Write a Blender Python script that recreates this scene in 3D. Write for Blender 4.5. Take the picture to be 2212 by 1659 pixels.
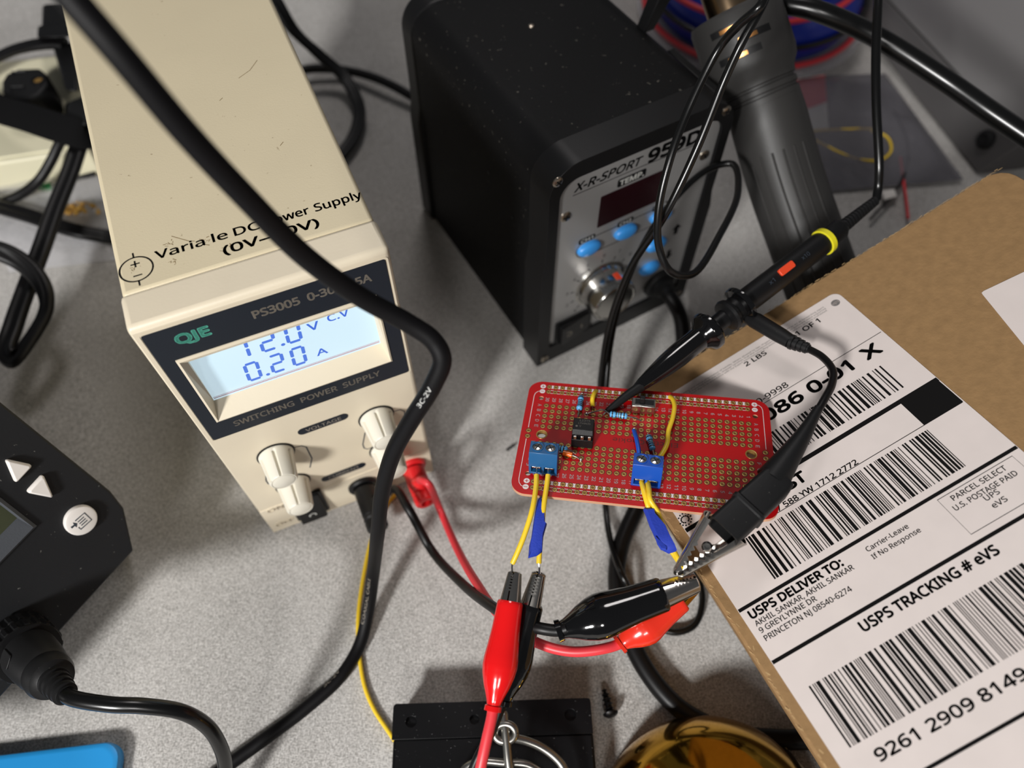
import bpy, bmesh, math, random, os
from mathutils import Matrix, Vector
random.seed(7)
for o in list(bpy.data.objects): bpy.data.objects.remove(o)
SC = bpy.context.scene
COL = SC.collection
S = 0.001                      # everything below is authored in millimetres
R = math.radians
V = Vector

# ------------------------------------------------------------------ camera
FPX, PITCH, CAMH = 1640.0, R(58.0), 345.0
cam_d = bpy.data.cameras.new('camera'); cam = bpy.data.objects.new('camera', cam_d); COL.objects.link(cam)
cam.location = (0, 0, CAMH * S); cam.rotation_euler = (math.pi / 2 - PITCH, 0, 0)
cam_d.sensor_fit = 'HORIZONTAL'; cam_d.sensor_width = 36.0; cam_d.lens = FPX / 2212 * 36
cam_d.clip_start = 0.01; cam_d.clip_end = 20
cam_d.dof.use_dof = True; cam_d.dof.focus_distance = 0.262; cam_d.dof.aperture_fstop = 7.5
SC.camera = cam
SC.view_settings.view_transform = 'Standard'; SC.view_settings.look = 'None'
SC.view_settings.gamma = 1.0; SC.view_settings.exposure = 0.10; SC.view_settings.use_curve_mapping = False

# ------------------------------------------------------------------ light
w = bpy.data.worlds.new('room_light'); SC.world = w; w.use_nodes = True
w.node_tree.nodes['Background'].inputs[0].default_value = (0.93, 0.95, 1.0, 1)
w.node_tree.nodes['Background'].inputs[1].default_value = 0.075
def area(name, loc, target, size, power, col=(1, 1, 1), shape='DISK'):
    d = bpy.data.lights.new(name, 'AREA'); d.energy = power; d.size = size; d.shape = shape; d.color = col
    o = bpy.data.objects.new(name, d); COL.objects.link(o)
    o.location = loc; o.rotation_euler = (V(target) - V(loc)).to_track_quat('-Z', 'Y').to_euler()
    return o
area('desk_lamp_light', (-0.53, -0.77, 0.72), (0.0, 0.15, 0.0), 0.17, 15, (1.0, 0.985, 0.965))
area('front_fill_light', (-0.10, -1.30, 1.20), (0.0, 0.15, 0.0), 0.30, 6, (1.0, 0.97, 0.94))  # weak fill added from behind the camera, no known lamp there
area('ceiling_light', (-0.05, 1.10, 1.60), (0.0, 0.25, 0.0), 0.4, 4.6, (1.0, 0.95, 0.93))

# ------------------------------------------------------------------ pixel rays of the photograph (2212 x 1659)
FW = V((0, math.cos(PITCH), -math.sin(PITCH))); UP = V((0, math.sin(PITCH), math.cos(PITCH))); CAMP = V((0, 0, CAMH))
def rayd(px, py): return FW + V((1, 0, 0)) * ((px - 1106) / FPX) - UP * ((py - 829.5) / FPX)
def at(px, py, z=0.0):
    d = rayd(px, py); return CAMP + d * ((z - CAMH) / d.z)
def atd(px, py, depth): return CAMP + rayd(px, py) * depth
def onp(px, py, o, n):
    d = rayd(px, py); return CAMP + d * ((o - CAMP).dot(n) / d.dot(n))
def PZ(*pts): return [at(*p) for p in pts]

# ------------------------------------------------------------------ materials
def lin(c):
    def f(v):
        v /= 255.0
        return v / 12.92 if v <= 0.04045 else ((v + 0.055) / 1.055) ** 2.4
    return (f(c[0]), f(c[1]), f(c[2]), 1)
def mat(name, rgb, rough=0.5, metal=0.0, spec=0.5, bump=0.0, bscale=300, var=0.0, vscale=40, emit=None, coat=0.0, trans=0.0, dust=None):
    m = bpy.data.materials.new(name); m.use_nodes = True
    nt = m.node_tree; b = nt.nodes['Principled BSDF']; L = nt.links.new
    b.inputs['Base Color'].default_value = lin(rgb); b.inputs['Roughness'].default_value = rough
    b.inputs['Metallic'].default_value = metal; b.inputs['Specular IOR Level'].default_value = spec
    b.inputs['Coat Weight'].default_value = coat; b.inputs['Coat Roughness'].default_value = 0.08
    b.inputs['Transmission Weight'].default_value = trans
    if emit: b.inputs['Emission Color'].default_value = lin(emit[0]); b.inputs['Emission Strength'].default_value = emit[1]
    if bump or var or dust:
        tc = nt.nodes.new('ShaderNodeTexCoord')
    if bump:
        n = nt.nodes.new('ShaderNodeTexNoise'); n.inputs['Scale'].default_value = bscale; n.inputs['Detail'].default_value = 3
        L(tc.outputs['Object'], n.inputs['Vector'])
        bp = nt.nodes.new('ShaderNodeBump'); bp.inputs['Strength'].default_value = bump; bp.inputs['Distance'].default_value = 0.0004
        L(n.outputs['Fac'], bp.inputs['Height']); L(bp.outputs['Normal'], b.inputs['Normal'])
    src = None
    if var:
        n = nt.nodes.new('ShaderNodeTexNoise'); n.inputs['Scale'].default_value = vscale; n.inputs['Detail'].default_value = 4
        L(tc.outputs['Object'], n.inputs['Vector'])
        r = nt.nodes.new('ShaderNodeValToRGB')
        a = lin(rgb); r.color_ramp.elements[0].position = 0.3; r.color_ramp.elements[1].position = 0.7
        r.color_ramp.elements[0].color = tuple(x * (1 - var) for x in a[:3]) + (1,)
        r.color_ramp.elements[1].color = tuple(min(1, x * (1 + var)) for x in a[:3]) + (1,)
        L(n.outputs['Fac'], r.inputs['Fac']); L(r.outputs['Color'], b.inputs['Base Color']); src = r.outputs['Color']
    if dust:                       # fine pale specks lying on the surface
        n = nt.nodes.new('ShaderNodeTexNoise'); n.inputs['Scale'].default_value = dust[1]; n.inputs['Detail'].default_value = 2
        L(tc.outputs['Object'], n.inputs['Vector'])
        r = nt.nodes.new('ShaderNodeValToRGB'); r.color_ramp.elements[0].position = dust[2]; r.color_ramp.elements[1].position = dust[2] + 0.06
        r.color_ramp.elements[0].color = (0, 0, 0, 1); r.color_ramp.elements[1].color = (dust[3],) * 3 + (1,)
        L(n.outputs['Fac'], r.inputs['Fac'])
        mx = nt.nodes.new('ShaderNodeMix'); mx.data_type = 'RGBA'
        mx.inputs[6].default_value = lin(rgb); mx.inputs[7].default_value = lin(dust[0])
        if src: L(src, mx.inputs[6])
        L(r.outputs['Color'], mx.inputs[0]); L(mx.outputs[2], b.inputs['Base Color'])
    return m

def cloth_mat():
    m = bpy.data.materials.new('woven_cloth'); m.use_nodes = True
    nt = m.node_tree; b = nt.nodes['Principled BSDF']; L = nt.links.new
    b.inputs['Roughness'].default_value = 0.95; b.inputs['Specular IOR Level'].default_value = 0.1
    tc = nt.nodes.new('ShaderNodeTexCoord')
    def noise(scale, sx, sy, rot, det=3):
        mp = nt.nodes.new('ShaderNodeMapping'); mp.inputs['Scale'].default_value = (sx, sy, 1); mp.inputs['Rotation'].default_value = (0, 0, rot)
        L(tc.outputs['Object'], mp.inputs['Vector'])
        n = nt.nodes.new('ShaderNodeTexNoise'); n.inputs['Scale'].default_value = scale; n.inputs['Detail'].default_value = det
        L(mp.outputs['Vector'], n.inputs['Vector']); return n.outputs['Fac']
    def wave(scale, rot):
        mp = nt.nodes.new('ShaderNodeMapping'); mp.inputs['Rotation'].default_value = (0, 0, rot)
        L(tc.outputs['Object'], mp.inputs['Vector'])
        n = nt.nodes.new('ShaderNodeTexWave'); n.inputs['Scale'].default_value = scale; n.inputs['Distortion'].default_value = 1.2
        n.inputs['Detail'].default_value = 2; n.inputs['Detail Scale'].default_value = 2
        L(mp.outputs['Vector'], n.inputs['Vector']); return n.outputs['Fac']
    def math_(op, a, c):
        n = nt.nodes.new('ShaderNodeMath'); n.operation = op
        for i, x in enumerate((a, c)):
            if isinstance(x, (int, float)): n.inputs[i].default_value = x
            else: L(x, n.inputs[i])
        return n.outputs[0]
    th = R(12)
    w1 = wave(560, th); w2 = wave(560, th + math.pi / 2)
    slub1 = noise(420, 1, 8, th); slub2 = noise(420, 8, 1, th); mott = noise(1300, 1, 1, 0, 5); big = noise(14, 1, 1, 0)
    h = math_('ADD', math_('MULTIPLY', math_('MULTIPLY', w1, w2), 0.5), math_('ADD', math_('MULTIPLY', slub1, 0.8), math_('MULTIPLY', slub2, 0.8)))
    bp = nt.nodes.new('ShaderNodeBump'); bp.inputs['Strength'].default_value = 0.55; bp.inputs['Distance'].default_value = 0.0006
    L(h, bp.inputs['Height']); L(bp.outputs['Normal'], b.inputs['Normal'])
    r = nt.nodes.new('ShaderNodeValToRGB'); r.color_ramp.elements[0].position = 0.41; r.color_ramp.elements[1].position = 0.585
    r.color_ramp.elements[0].color = lin((150, 147, 143)); r.color_ramp.elements[1].color = lin((220, 217, 213))
    f = math_('ADD', math_('MULTIPLY', mott, 0.45), math_('ADD', math_('MULTIPLY', math_('ADD', slub1, slub2), 0.22), math_('MULTIPLY', big, 0.12)))
    L(f, r.inputs['Fac']); L(r.outputs['Color'], b.inputs['Base Color'])
    return m
def brushed_mat(name, rgb, rough=0.32):
    m = mat(name, rgb, rough, 0.55); nt = m.node_tree; b = nt.nodes['Principled BSDF']; L = nt.links.new
    tc = nt.nodes.new('ShaderNodeTexCoord'); mp = nt.nodes.new('ShaderNodeMapping'); mp.inputs['Scale'].default_value = (1, 1, 0.03)
    L(tc.outputs['Object'], mp.inputs['Vector'])
    n = nt.nodes.new('ShaderNodeTexNoise'); n.inputs['Scale'].default_value = 2500; L(mp.outputs['Vector'], n.inputs['Vector'])
    bp = nt.nodes.new('ShaderNodeBump'); bp.inputs['Strength'].default_value = 0.12; bp.inputs['Distance'].default_value = 0.0002
    L(n.outputs['Fac'], bp.inputs['Height']); L(bp.outputs['Normal'], b.inputs['Normal'])
    return m
def film_mat(name, tint, opacity, rough=0.12):
    m = bpy.data.materials.new(name); m.use_nodes = True; nt = m.node_tree; L = nt.links.new
    b = nt.nodes['Principled BSDF']; out = nt.nodes['Material Output']
    b.inputs['Base Color'].default_value = lin(tint); b.inputs['Roughness'].default_value = rough
    t = nt.nodes.new('ShaderNodeBsdfTransparent'); t.inputs[0].default_value = (0.97, 0.97, 0.98, 1)
    mx = nt.nodes.new('ShaderNodeMixShader'); mx.inputs[0].default_value = opacity
    tc = nt.nodes.new('ShaderNodeTexCoord'); n = nt.nodes.new('ShaderNodeTexNoise'); n.inputs['Scale'].default_value = 60; n.inputs['Detail'].default_value = 3
    L(tc.outputs['Object'], n.inputs['Vector'])
    bp = nt.nodes.new('ShaderNodeBump'); bp.inputs['Strength'].default_value = 0.6; bp.inputs['Distance'].default_value = 0.004
    L(n.outputs['Fac'], bp.inputs['Height']); L(bp.outputs['Normal'], b.inputs['Normal'])
    L(t.outputs[0], mx.inputs[1]); L(b.outputs[0], mx.inputs[2]); L(mx.outputs[0], out.inputs['Surface'])
    return m
M = {}
M['cloth'] = cloth_mat()
M['cream'] = mat('cream_plastic', (224, 212, 188), 0.38, bump=0.06, bscale=900, var=0.02, vscale=60)
M['cream_case'] = mat('cream_painted_steel', (214, 201, 170), 0.45, bump=0.08, bscale=1500, var=0.02, vscale=30, dust=((120, 95, 60), 420, 0.735, 0.5))
M['knob'] = mat('ivory_knob_plastic', (226, 221, 206), 0.4)
M['panel_navy'] = mat('navy_label', (26, 32, 41), 0.45, spec=0.3, bump=0.05, bscale=2000)
M['print_grey'] = mat('grey_print', (146, 138, 126), 0.6)
M['print_teal'] = mat('teal_print', (92, 186, 164), 0.6)
M['print_black'] = mat('black_print', (12, 12, 13), 0.6, spec=0.15)
M['print_navy'] = mat('navy_print', (52, 60, 70), 0.6)
M['print_white'] = mat('white_print', (225, 225, 220), 0.6)
M['lcd'] = mat('backlit_screen', (150, 172, 182), 0.2, emit=((206, 230, 244), 0.60))
M['lcd_blue'] = mat('screen_segments', (50, 78, 180), 0.3, emit=((96, 146, 226), 0.42))
M['lcd_red'] = mat('screen_edge_line', (190, 120, 130), 0.4)
M['stain'] = mat('grime_stain', (128, 104, 66), 0.8)
M['black_pl'] = mat('black_plastic', (16, 16, 17), 0.42, spec=0.35, bump=0.05, bscale=1200)
M['black_gloss'] = mat('glossy_black_vinyl', (10, 10, 11), 0.10, coat=0.4)
M['black_rubber'] = mat('black_rubber', (20, 20, 21), 0.5, spec=0.35, bump=0.06, bscale=900, dust=((120, 118, 112), 900, 0.72, 0.25))
M['cable_black'] = mat('black_cable_jacket', (12, 11, 12), 0.42, spec=0.35)
M['coax_black'] = mat('matte_black_cable_jacket', (10, 9, 11), 0.55, spec=0.22)
M['cable_shiny'] = mat('shiny_black_cable_jacket', (11, 11, 11), 0.26, spec=0.5)
M['station_black'] = mat('black_textured_steel', (13, 13, 14), 0.55, spec=0.16, bump=0.25, bscale=1600, dust=((140, 135, 125), 520, 0.70, 0.35))
M['station_frame'] = mat('black_frame_plastic', (17, 17, 18), 0.42, spec=0.3, bump=0.05, bscale=1500)
M['brushed'] = brushed_mat('brushed_aluminium', (172, 171, 170), 0.34)
M['chrome'] = mat('polished_metal', (205, 203, 198), 0.16, 1.0)
M['steel'] = mat('nickel_steel', (190, 186, 180), 0.2, 1.0)
M['steel_dull'] = mat('dull_zinc_wire', (168, 166, 160), 0.32, 1.0, var=0.1, vscale=200)
M['screwhead'] = mat('screw_steel', (176, 166, 152), 0.28, 1.0)
M['brass'] = mat('polished_brass', (196, 148, 52), 0.11, 1.0, var=0.12, vscale=35)
M['gold'] = mat('gold_plating', (176, 138, 76), 0.38, 0.55)
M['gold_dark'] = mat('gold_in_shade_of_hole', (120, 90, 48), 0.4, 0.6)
M['pad_edge'] = mat('dark_mask_edge', (92, 30, 18), 0.5)
M['led_dark'] = mat('dark_red_window', (32, 6, 12), 0.12, spec=0.6)
M['btn_blue'] = mat('blue_button', (60, 148, 226), 0.3)
M['gun'] = mat('charcoal_plastic', (50, 49, 48), 0.45, spec=0.35, bump=0.08, bscale=1500)
M['nozzle'] = mat('heat_tinted_steel', (172, 146, 116), 0.18, 1.0, var=0.25, vscale=60)
M['copper_glow'] = mat('copper_liner', (210, 150, 90), 0.3, 1.0)
M['case_grey'] = mat('grey_painted_panel', (128, 126, 126), 0.5, bump=0.05, bscale=900)
M['case_dark'] = mat('dark_grey_panel_edge', (86, 84, 84), 0.5)
M['kraft'] = mat('kraft_cardboard', (150, 119, 82), 0.9, spec=0.15, bump=0.25, bscale=700, var=0.09, vscale=260)
M['kraft_edge'] = mat('kraft_fibre_edge', (188, 156, 110), 0.9, bump=0.4, bscale=1200, var=0.1, vscale=700)
M['paper'] = mat('label_paper', (222, 211, 206), 0.6, bump=0.05, bscale=120, var=0.025, vscale=90)
M['ink'] = mat('label_ink', (14, 13, 13), 0.6, spec=0.12)
M['ink_grey'] = mat('fine_print_ink', (112, 108, 106), 0.6)
M['pcb_red'] = mat('red_solder_mask', (188, 13, 17), 0.36, spec=0.3, var=0.03, vscale=80)
M['fr4'] = mat('board_edge_fibre', (196, 150, 118), 0.7)
M['silk'] = mat('white_silkscreen', (238, 228, 228), 0.5)
M['term_steelblue'] = mat('steel_blue_plastic', (26, 88, 138), 0.35)
M['term_blue'] = mat('royal_blue_plastic', (16, 76, 172), 0.35)
M['ic'] = mat('black_epoxy', (18, 17, 18), 0.45, spec=0.3, bump=0.1, bscale=3000)
M['ic_print'] = mat('laser_mark', (104, 98, 92), 0.6)
M['gold_bright'] = mat('bright_gold_plating', (220, 172, 84), 0.25, 0.6)
M['tin'] = mat('tinned_lead', (205, 203, 200), 0.22, 1.0)
M['res_blue'] = mat('resistor_blue', (96, 172, 224), 0.3)
M['band_black'] = mat('resistor_band_black', (16, 18, 22), 0.35)
M['band_brown'] = mat('resistor_band_olive', (96, 110, 96), 0.35)
M['diode_orange'] = mat('orange_glass', (226, 104, 26), 0.2)
M['wire_yellow'] = mat('yellow_insulation', (240, 202, 46), 0.35)
M['wire_blue'] = mat('blue_insulation', (28, 84, 190), 0.35)
M['tape_blue'] = mat('blue_tape', (28, 56, 170), 0.7, bump=0.3, bscale=1500)
M['vinyl_red'] = mat('glossy_red_vinyl', (222, 20, 22), 0.16, coat=0.3)
M['vinyl_orange'] = mat('glossy_orange_red_vinyl', (226, 50, 32), 0.2, coat=0.3)
M['wire_red'] = mat('red_silicone_wire', (224, 58, 66), 0.4)
M['plug_red'] = mat('red_plug_plastic', (222, 36, 40), 0.35)
M['yellow_ring'] = mat('yellow_ring', (226, 216, 40), 0.4)
M['orange_switch'] = mat('orange_red_slider', (230, 74, 40), 0.4)
M['device'] = mat('charcoal_instrument_plastic', (31, 32, 34), 0.45, spec=0.3, bump=0.12, bscale=1400, dust=((150, 148, 142), 700, 0.72, 0.4))
M['device_edge'] = mat('grey_bezel_plastic', (72, 75, 80), 0.45, bump=0.15, bscale=1400)
M['key_white'] = mat('white_key_plastic', (232, 226, 220), 0.4)
M['lcd_olive'] = mat('olive_screen', (62, 66, 48), 0.3)
M['blue_case'] = mat('sky_blue_plastic', (40, 146, 214), 0.35)
M['black_paint'] = mat('black_painted_steel', (9, 9, 11), 0.4, spec=0.3, dust=((150, 150, 150), 900, 0.71, 0.35), bump=0.08, bscale=800)
M['blue_plastic'] = mat('cobalt_plastic', (26, 48, 158), 0.22)
M['antistatic'] = film_mat('antistatic_film', (112, 110, 116), 0.62)
M['clear_film'] = film_mat('clear_film', (236, 236, 238), 0.26)
M['cream_pale'] = mat('pale_cream_plastic', (232, 226, 196), 0.5)
M['strap'] = mat('black_woven_strap', (18, 18, 19), 0.9, spec=0.1, bump=0.5, bscale=1500)
M['led_green'] = mat('green_lens', (40, 168, 84), 0.15, trans=0.3)
M['wood'] = mat('torn_chipboard', (196, 172, 132), 0.9, bump=0.5, bscale=600, var=0.12, vscale=300)
M['screw_black'] = mat('black_oxide_steel', (22, 21, 22), 0.4, 0.6)

# ------------------------------------------------------------------ mesh building
def new(): return bmesh.new()
def b_box(bm, c, s, Mx=None):
    m = Matrix.Translation(V(c)) @ Matrix.Diagonal((s[0], s[1], s[2], 1))
    if Mx is not None: m = Mx @ m
    return bmesh.ops.create_cube(bm, size=1.0, matrix=m)['verts']
def b_span(bm, x0, x1, y0, y1, z0, z1, Mx=None):
    return b_box(bm, ((x0 + x1) / 2, (y0 + y1) / 2, (z0 + z1) / 2), (x1 - x0, y1 - y0, z1 - z0), Mx)
def b_rings(bm, rings, cap=True, closed=True):
    rs = [[bm.verts.new(p) for p in r] for r in rings]
    n = len(rs[0])
    for i in range(len(rs) - 1):
        for j in range(n if closed else n - 1):
            k = (j + 1) % n
            bm.faces.new((rs[i][j], rs[i][k], rs[i + 1][k], rs[i + 1][j]))
    if cap:
        bm.faces.new(list(reversed(rs[0]))); bm.faces.new(rs[-1])
    return rs
def spline(pts, n=8):
    pts = [V(p) for p in pts]
    if len(pts) == 2: return [pts[0].lerp(pts[1], i / n) for i in range(n + 1)]
    P = [pts[0] * 2 - pts[1]] + pts + [pts[-1] * 2 - pts[-2]]
    out = []
    for i in range(1, len(P) - 2):
        p0, p1, p2, p3 = P[i - 1:i + 3]
        d0, d1, d2 = [max(1e-4, (b - a).length) ** 0.5 for a, b in ((p0, p1), (p1, p2), (p2, p3))]
        m1 = (p1 - p0) / d0 - (p2 - p0) / (d0 + d1) + (p2 - p1) / d1
        m2 = (p2 - p1) / d1 - (p3 - p1) / (d1 + d2) + (p3 - p2) / d2
        m1 *= d1; m2 *= d1
        for k in range(n):
            t = k / n
            out.append(p1 * (2 * t**3 - 3 * t**2 + 1) + m1 * (t**3 - 2 * t**2 + t) + p2 * (-2 * t**3 + 3 * t**2) + m2 * (t**3 - t**2))
    out.append(pts[-1]); return out
def frames(path, up=None):
    T = []
    for i in range(len(path)):
        a = path[max(0, i - 1)]; b = path[min(len(path) - 1, i + 1)]
        T.append((b - a).normalized())
    fr = []; n = None
    for i, t in enumerate(T):
        if n is None or up is not None:
            u = up(i / max(1, len(T) - 1)) if callable(up) else (up or V((0, 0, 1)))
            u = V(u)
            n = u - t * u.dot(t)
            if n.length < 1e-3: n = t.orthogonal()
        else: n = n - t * n.dot(t)
        n = n.normalized(); fr.append((t, n, t.cross(n)))
    return fr
def b_tube(bm, path, r, seg=14, cap=True, sec=None, up=None):
    fr = frames(path, up); rings = []
    for i, (p, (t, n, b)) in enumerate(zip(path, fr)):
        rr = r(i / (len(path) - 1)) if callable(r) else r
        if sec: rings.append([p + n * (y * rr) + b * (x * rr) for x, y in sec])
        else: rings.append([p + (n * math.cos(a) + b * math.sin(a)) * rr for a in [2 * math.pi * k / seg for k in range(seg)]])
    b_rings(bm, rings, cap)
def axisM(o, z, x=None):
    z = V(z).normalized(); x = V(x) if x is not None else z.orthogonal()
    x = (x - z * x.dot(z)).normalized(); y = z.cross(x)
    m = Matrix((x, y, z)).transposed().to_4x4(); m.translation = V(o); return m
def b_lathe(bm, prof, Mx=None, seg=32, cap=True, sx=1, sy=1):
    Mx = Mx or Matrix()
    b_rings(bm, [[Mx @ V((r * sx * math.cos(a), r * sy * math.sin(a), z)) for a in [2 * math.pi * k / seg for k in range(seg)]] for r, z in prof], cap)
def b_cyl(bm, a, b, r, seg=24): 
    a = V(a); b = V(b); b_lathe(bm, [(r, 0), (r, (b - a).length)], axisM(a, b - a), seg)
def rrect(x0, x1, y0, y1, r, n=6, rs=None):
    rs = rs or (r,) * 4; out = []
    for (cx, cy, a0), r in zip(((x1, y1, 0), (x0, y1, 90), (x0, y0, 180), (x1, y0, 270)), rs):
        ox = cx - r if cx == x1 else cx + r; oy = cy - r if cy == y1 else cy + r
        if r < 1e-6: out.append((cx, cy)); continue
        for k in range(n + 1):
            a = R(a0 + 90 * k / n); out.append((ox + r * math.cos(a), oy + r * math.sin(a)))
    return out
def circle(cx, cy, r, n=24, ry=None): return [(cx + r * math.cos(2 * math.pi * k / n), cy + (ry or r) * math.sin(2 * math.pi * k / n)) for k in range(n)]
def b_prism(bm, poly, z0, z1, Mx=None):
    Mx = Mx or Matrix()
    b_rings(bm, [[Mx @ V((x, y, z)) for x, y in poly] for z in (z0, z1)])
def _conv(cu):
    o = bpy.data.objects.new('tmp', cu); COL.objects.link(o)
    dg = bpy.context.evaluated_depsgraph_get()
    me = bpy.data.meshes.new_from_object(o.evaluated_get(dg))
    bpy.data.objects.remove(o); bpy.data.curves.remove(cu); return me
def b_holed(bm, loops, z0, z1, Mx=None):      # outline with holes, extruded
    cu = bpy.data.curves.new('c', 'CURVE'); cu.dimensions = '2D'; cu.fill_mode = 'BOTH'; cu.extrude = (z1 - z0) / 2
    for lp in loops:
        sp = cu.splines.new('POLY'); sp.points.add(len(lp) - 1); sp.use_cyclic_u = True
        for p, (x, y) in zip(sp.points, lp): p.co = (x, y, 0, 1)
    me = _conv(cu); _merge(bm, me, (Mx or Matrix()) @ Matrix.Translation((0, 0, (z0 + z1) / 2)))
def _merge(bm, me, Mx):
    vs = [bm.verts.new(Mx @ v.co) for v in me.vertices]
    for p in me.polygons:
        try: bm.faces.new([vs[i] for i in p.vertices])
        except ValueError: pass
    bpy.data.meshes.remove(me)
try: SANS = bpy.data.fonts.load(os.path.join(bpy.utils.system_resource('DATAFILES'), 'fonts', 'NotoSansHebrew-Regular.woff2'))   # the sans-serif that ships with Blender
except Exception: SANS = None
_tc = {}
def text_mesh(s, bold=0.0, shear=0.0):
    key = (s, shear)
    if key not in _tc:
        cu = bpy.data.curves.new('t', 'FONT'); cu.body = s; cu.size = 1.0
        if SANS: cu.font = SANS
        cu.align_x = 'LEFT'; cu.resolution_u = 3; cu.shear = shear
        me = _conv(cu); vs = [tuple(v.co) for v in me.vertices]; fs = [tuple(p.vertices) for p in me.polygons]
        bpy.data.meshes.remove(me); _tc[key] = (vs, fs)
    return _tc[key]
_capv = text_mesh('H')[0]; CAP = max(v[1] for v in _capv)
def b_text(bm, s, x0, y0, width, cap, Mx=None, rot=0.0, z=0.06, bold=0.012, shear=0.0, align='l', warp=None):
    vs, fs = text_mesh(s, bold, shear)
    mn = min(v[0] for v in vs); mxx = max(v[0] for v in vs)
    sy = cap / CAP; sx = sy if width is None else width / (mxx - mn)
    off = 0 if align == 'l' else -(mxx - mn) * sx / 2
    Mr = (Mx or Matrix()) @ Matrix.Translation((x0, y0, z)) @ Matrix.Rotation(rot, 4, 'Z')
    k = bold * 1.3 * sy                       # heavier weights: the same outline laid down again, slightly shifted
    for dx, dy in ([(0, 0)] + [(k * math.cos(math.pi * q / 4), k * math.sin(math.pi * q / 4)) for q in range(8)] if bold > 0 else [(0, 0)]):
        nv = []
        for v in vs:
            p = V(((v[0] - mn) * sx + off + dx, v[1] * sy + dy, 0))
            nv.append(bm.verts.new(warp(p) if warp else Mr @ p))
        for f in fs:
            try: bm.faces.new([nv[i] for i in f])
            except ValueError: pass
def b_quad(bm, x0, x1, y0, y1, z=0.05, Mx=None):
    Mx = Mx or Matrix(); bm.faces.new([bm.verts.new(Mx @ V(p)) for p in ((x0, y0, z), (x1, y0, z), (x1, y1, z), (x0, y1, z))])
def b_line(bm, pts, w, z=0.05, Mx=None, closed=False):      # flat ribbon along a 2D path
    Mx = Mx or Matrix(); pts = [V((p[0], p[1])) for p in pts]; n = len(pts); L = []
    for i in range(n):
        a = pts[i - 1] if (closed or i) else pts[i]; b = pts[(i + 1) % n] if (closed or i < n - 1) else pts[i]
        t = (b - a).normalized(); nn = V((-t.y, t.x)) * (w / 2)
        L.append((bm.verts.new(Mx @ V((*(pts[i] + nn), z))), bm.verts.new(Mx @ V((*(pts[i] - nn), z)))))
    for i in range(n if closed else n - 1):
        a, b = L[i], L[(i + 1) % n]; bm.faces.new((a[0], a[1], b[1], b[0]))
def b_poly(bm, poly, z=0.05, Mx=None):
    Mx = Mx or Matrix(); bm.faces.new([bm.verts.new(Mx @ V((x, y, z))) for x, y in poly])

FR = {}
def tag(o, label, cat, group=None, kind=None):
    o['label'] = label; o['category'] = cat
    if group: o['group'] = group
    if kind: o['kind'] = kind
    return o
def thing(name, label, cat, Mx, group=None):
    o = bpy.data.objects.new(name, None); COL.objects.link(o); o.empty_display_size = 0.01
    m = Mx.copy(); m.translation = m.translation * S; o.matrix_world = m; FR[o.name] = Mx.copy()
    return tag(o, label, cat, group)
def T(x, y, z, rz=0.0): return Matrix.Translation((x, y, z)) @ Matrix.Rotation(rz, 4, 'Z')
def obj(name, bm, m, parent=None, world=False, smooth=True, bevel=0.0, seg=3, ang=35, label=None, sub=0):
    if world and parent is not None: bm.transform(FR[parent.name].inverted())
    loc = V((0, 0, 0))
    if parent is None:
        xs = [v.co for v in bm.verts]
        loc = V(((min(p.x for p in xs) + max(p.x for p in xs)) / 2, (min(p.y for p in xs) + max(p.y for p in xs)) / 2, min(p.z for p in xs)))
        bm.transform(Matrix.Translation(-loc))
    bm.transform(Matrix.Diagonal((S, S, S, 1)))
    bmesh.ops.remove_doubles(bm, verts=bm.verts, dist=1e-7)
    bmesh.ops.recalc_face_normals(bm, faces=bm.faces)
    me = bpy.data.meshes.new(name); bm.to_mesh(me); bm.free()
    me.materials.append(M[m] if isinstance(m, str) else m)
    o = bpy.data.objects.new(name, me); COL.objects.link(o)
    if parent is not None: o.parent = parent; FR[o.name] = FR[parent.name]
    else: o.location = loc * S
    if smooth:
        me.polygons.foreach_set('use_smooth', [True] * len(me.polygons)); me.set_sharp_from_angle(angle=R(ang))
    if bevel:
        b = o.modifiers.new('edge', 'BEVEL'); b.width = bevel * S; b.segments = seg; b.limit_method = 'ANGLE'; b.angle_limit = R(40)
        b.harden_normals = False
    if sub:
        s = o.modifiers.new('round', 'SUBSURF'); s.levels = sub; s.render_levels = sub
    if label: o['label'] = label
    return o
def flatobj(name, bm, m, parent=None, world=False, label=None):   # print, lettering: keeps the face direction given
    return obj(name, bm, m, parent, world, smooth=False, label=label)
def cable(name, pts, r, m, label, cat='cable', n=10, seg=14, sec=None, up=None, group=None):
    bm = new(); b_tube(bm, spline(pts, n), r, seg, True, sec, up)
    o = obj(name, bm, m, ang=60); tag(o, label, cat, group); return o
# ------------------------------------------------------------------ table cover
bm = new()
def cloth_z(x, y):
    z = 0.0
    if y > 330: z += 2.2 * math.sin((x * 0.7 + y) / 23.0) * min(1, (y - 330) / 120) + 1.4 * math.sin((x * 1.3 - y * 0.5) / 17.0) * min(1, (y - 330) / 120)
    if x < -190 and y > 150: z += 0.8 * math.sin((x + y * 0.6) / 15.0) * min(1, (-190 - x) / 60) * min(1, (y - 150) / 60)
    return z - 2.4 * min(1, max(0, (y - 330) / 120)) - 0.5
nx, ny = 130, 150
gv = [[bm.verts.new((-650 + 1300 * i / nx, -300 + 1500 * j / ny, cloth_z(-650 + 1300 * i / nx, -300 + 1500 * j / ny))) for i in range(nx + 1)] for j in range(ny + 1)]
for j in range(ny):
    for i in range(nx): bm.faces.new((gv[j][i], gv[j][i + 1], gv[j + 1][i + 1], gv[j + 1][i]))
o = obj('tablecloth', bm, 'cloth', ang=180)
tag(o, 'off-white woven cotton cloth covering the whole workbench', 'tablecloth', kind='structure')

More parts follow.
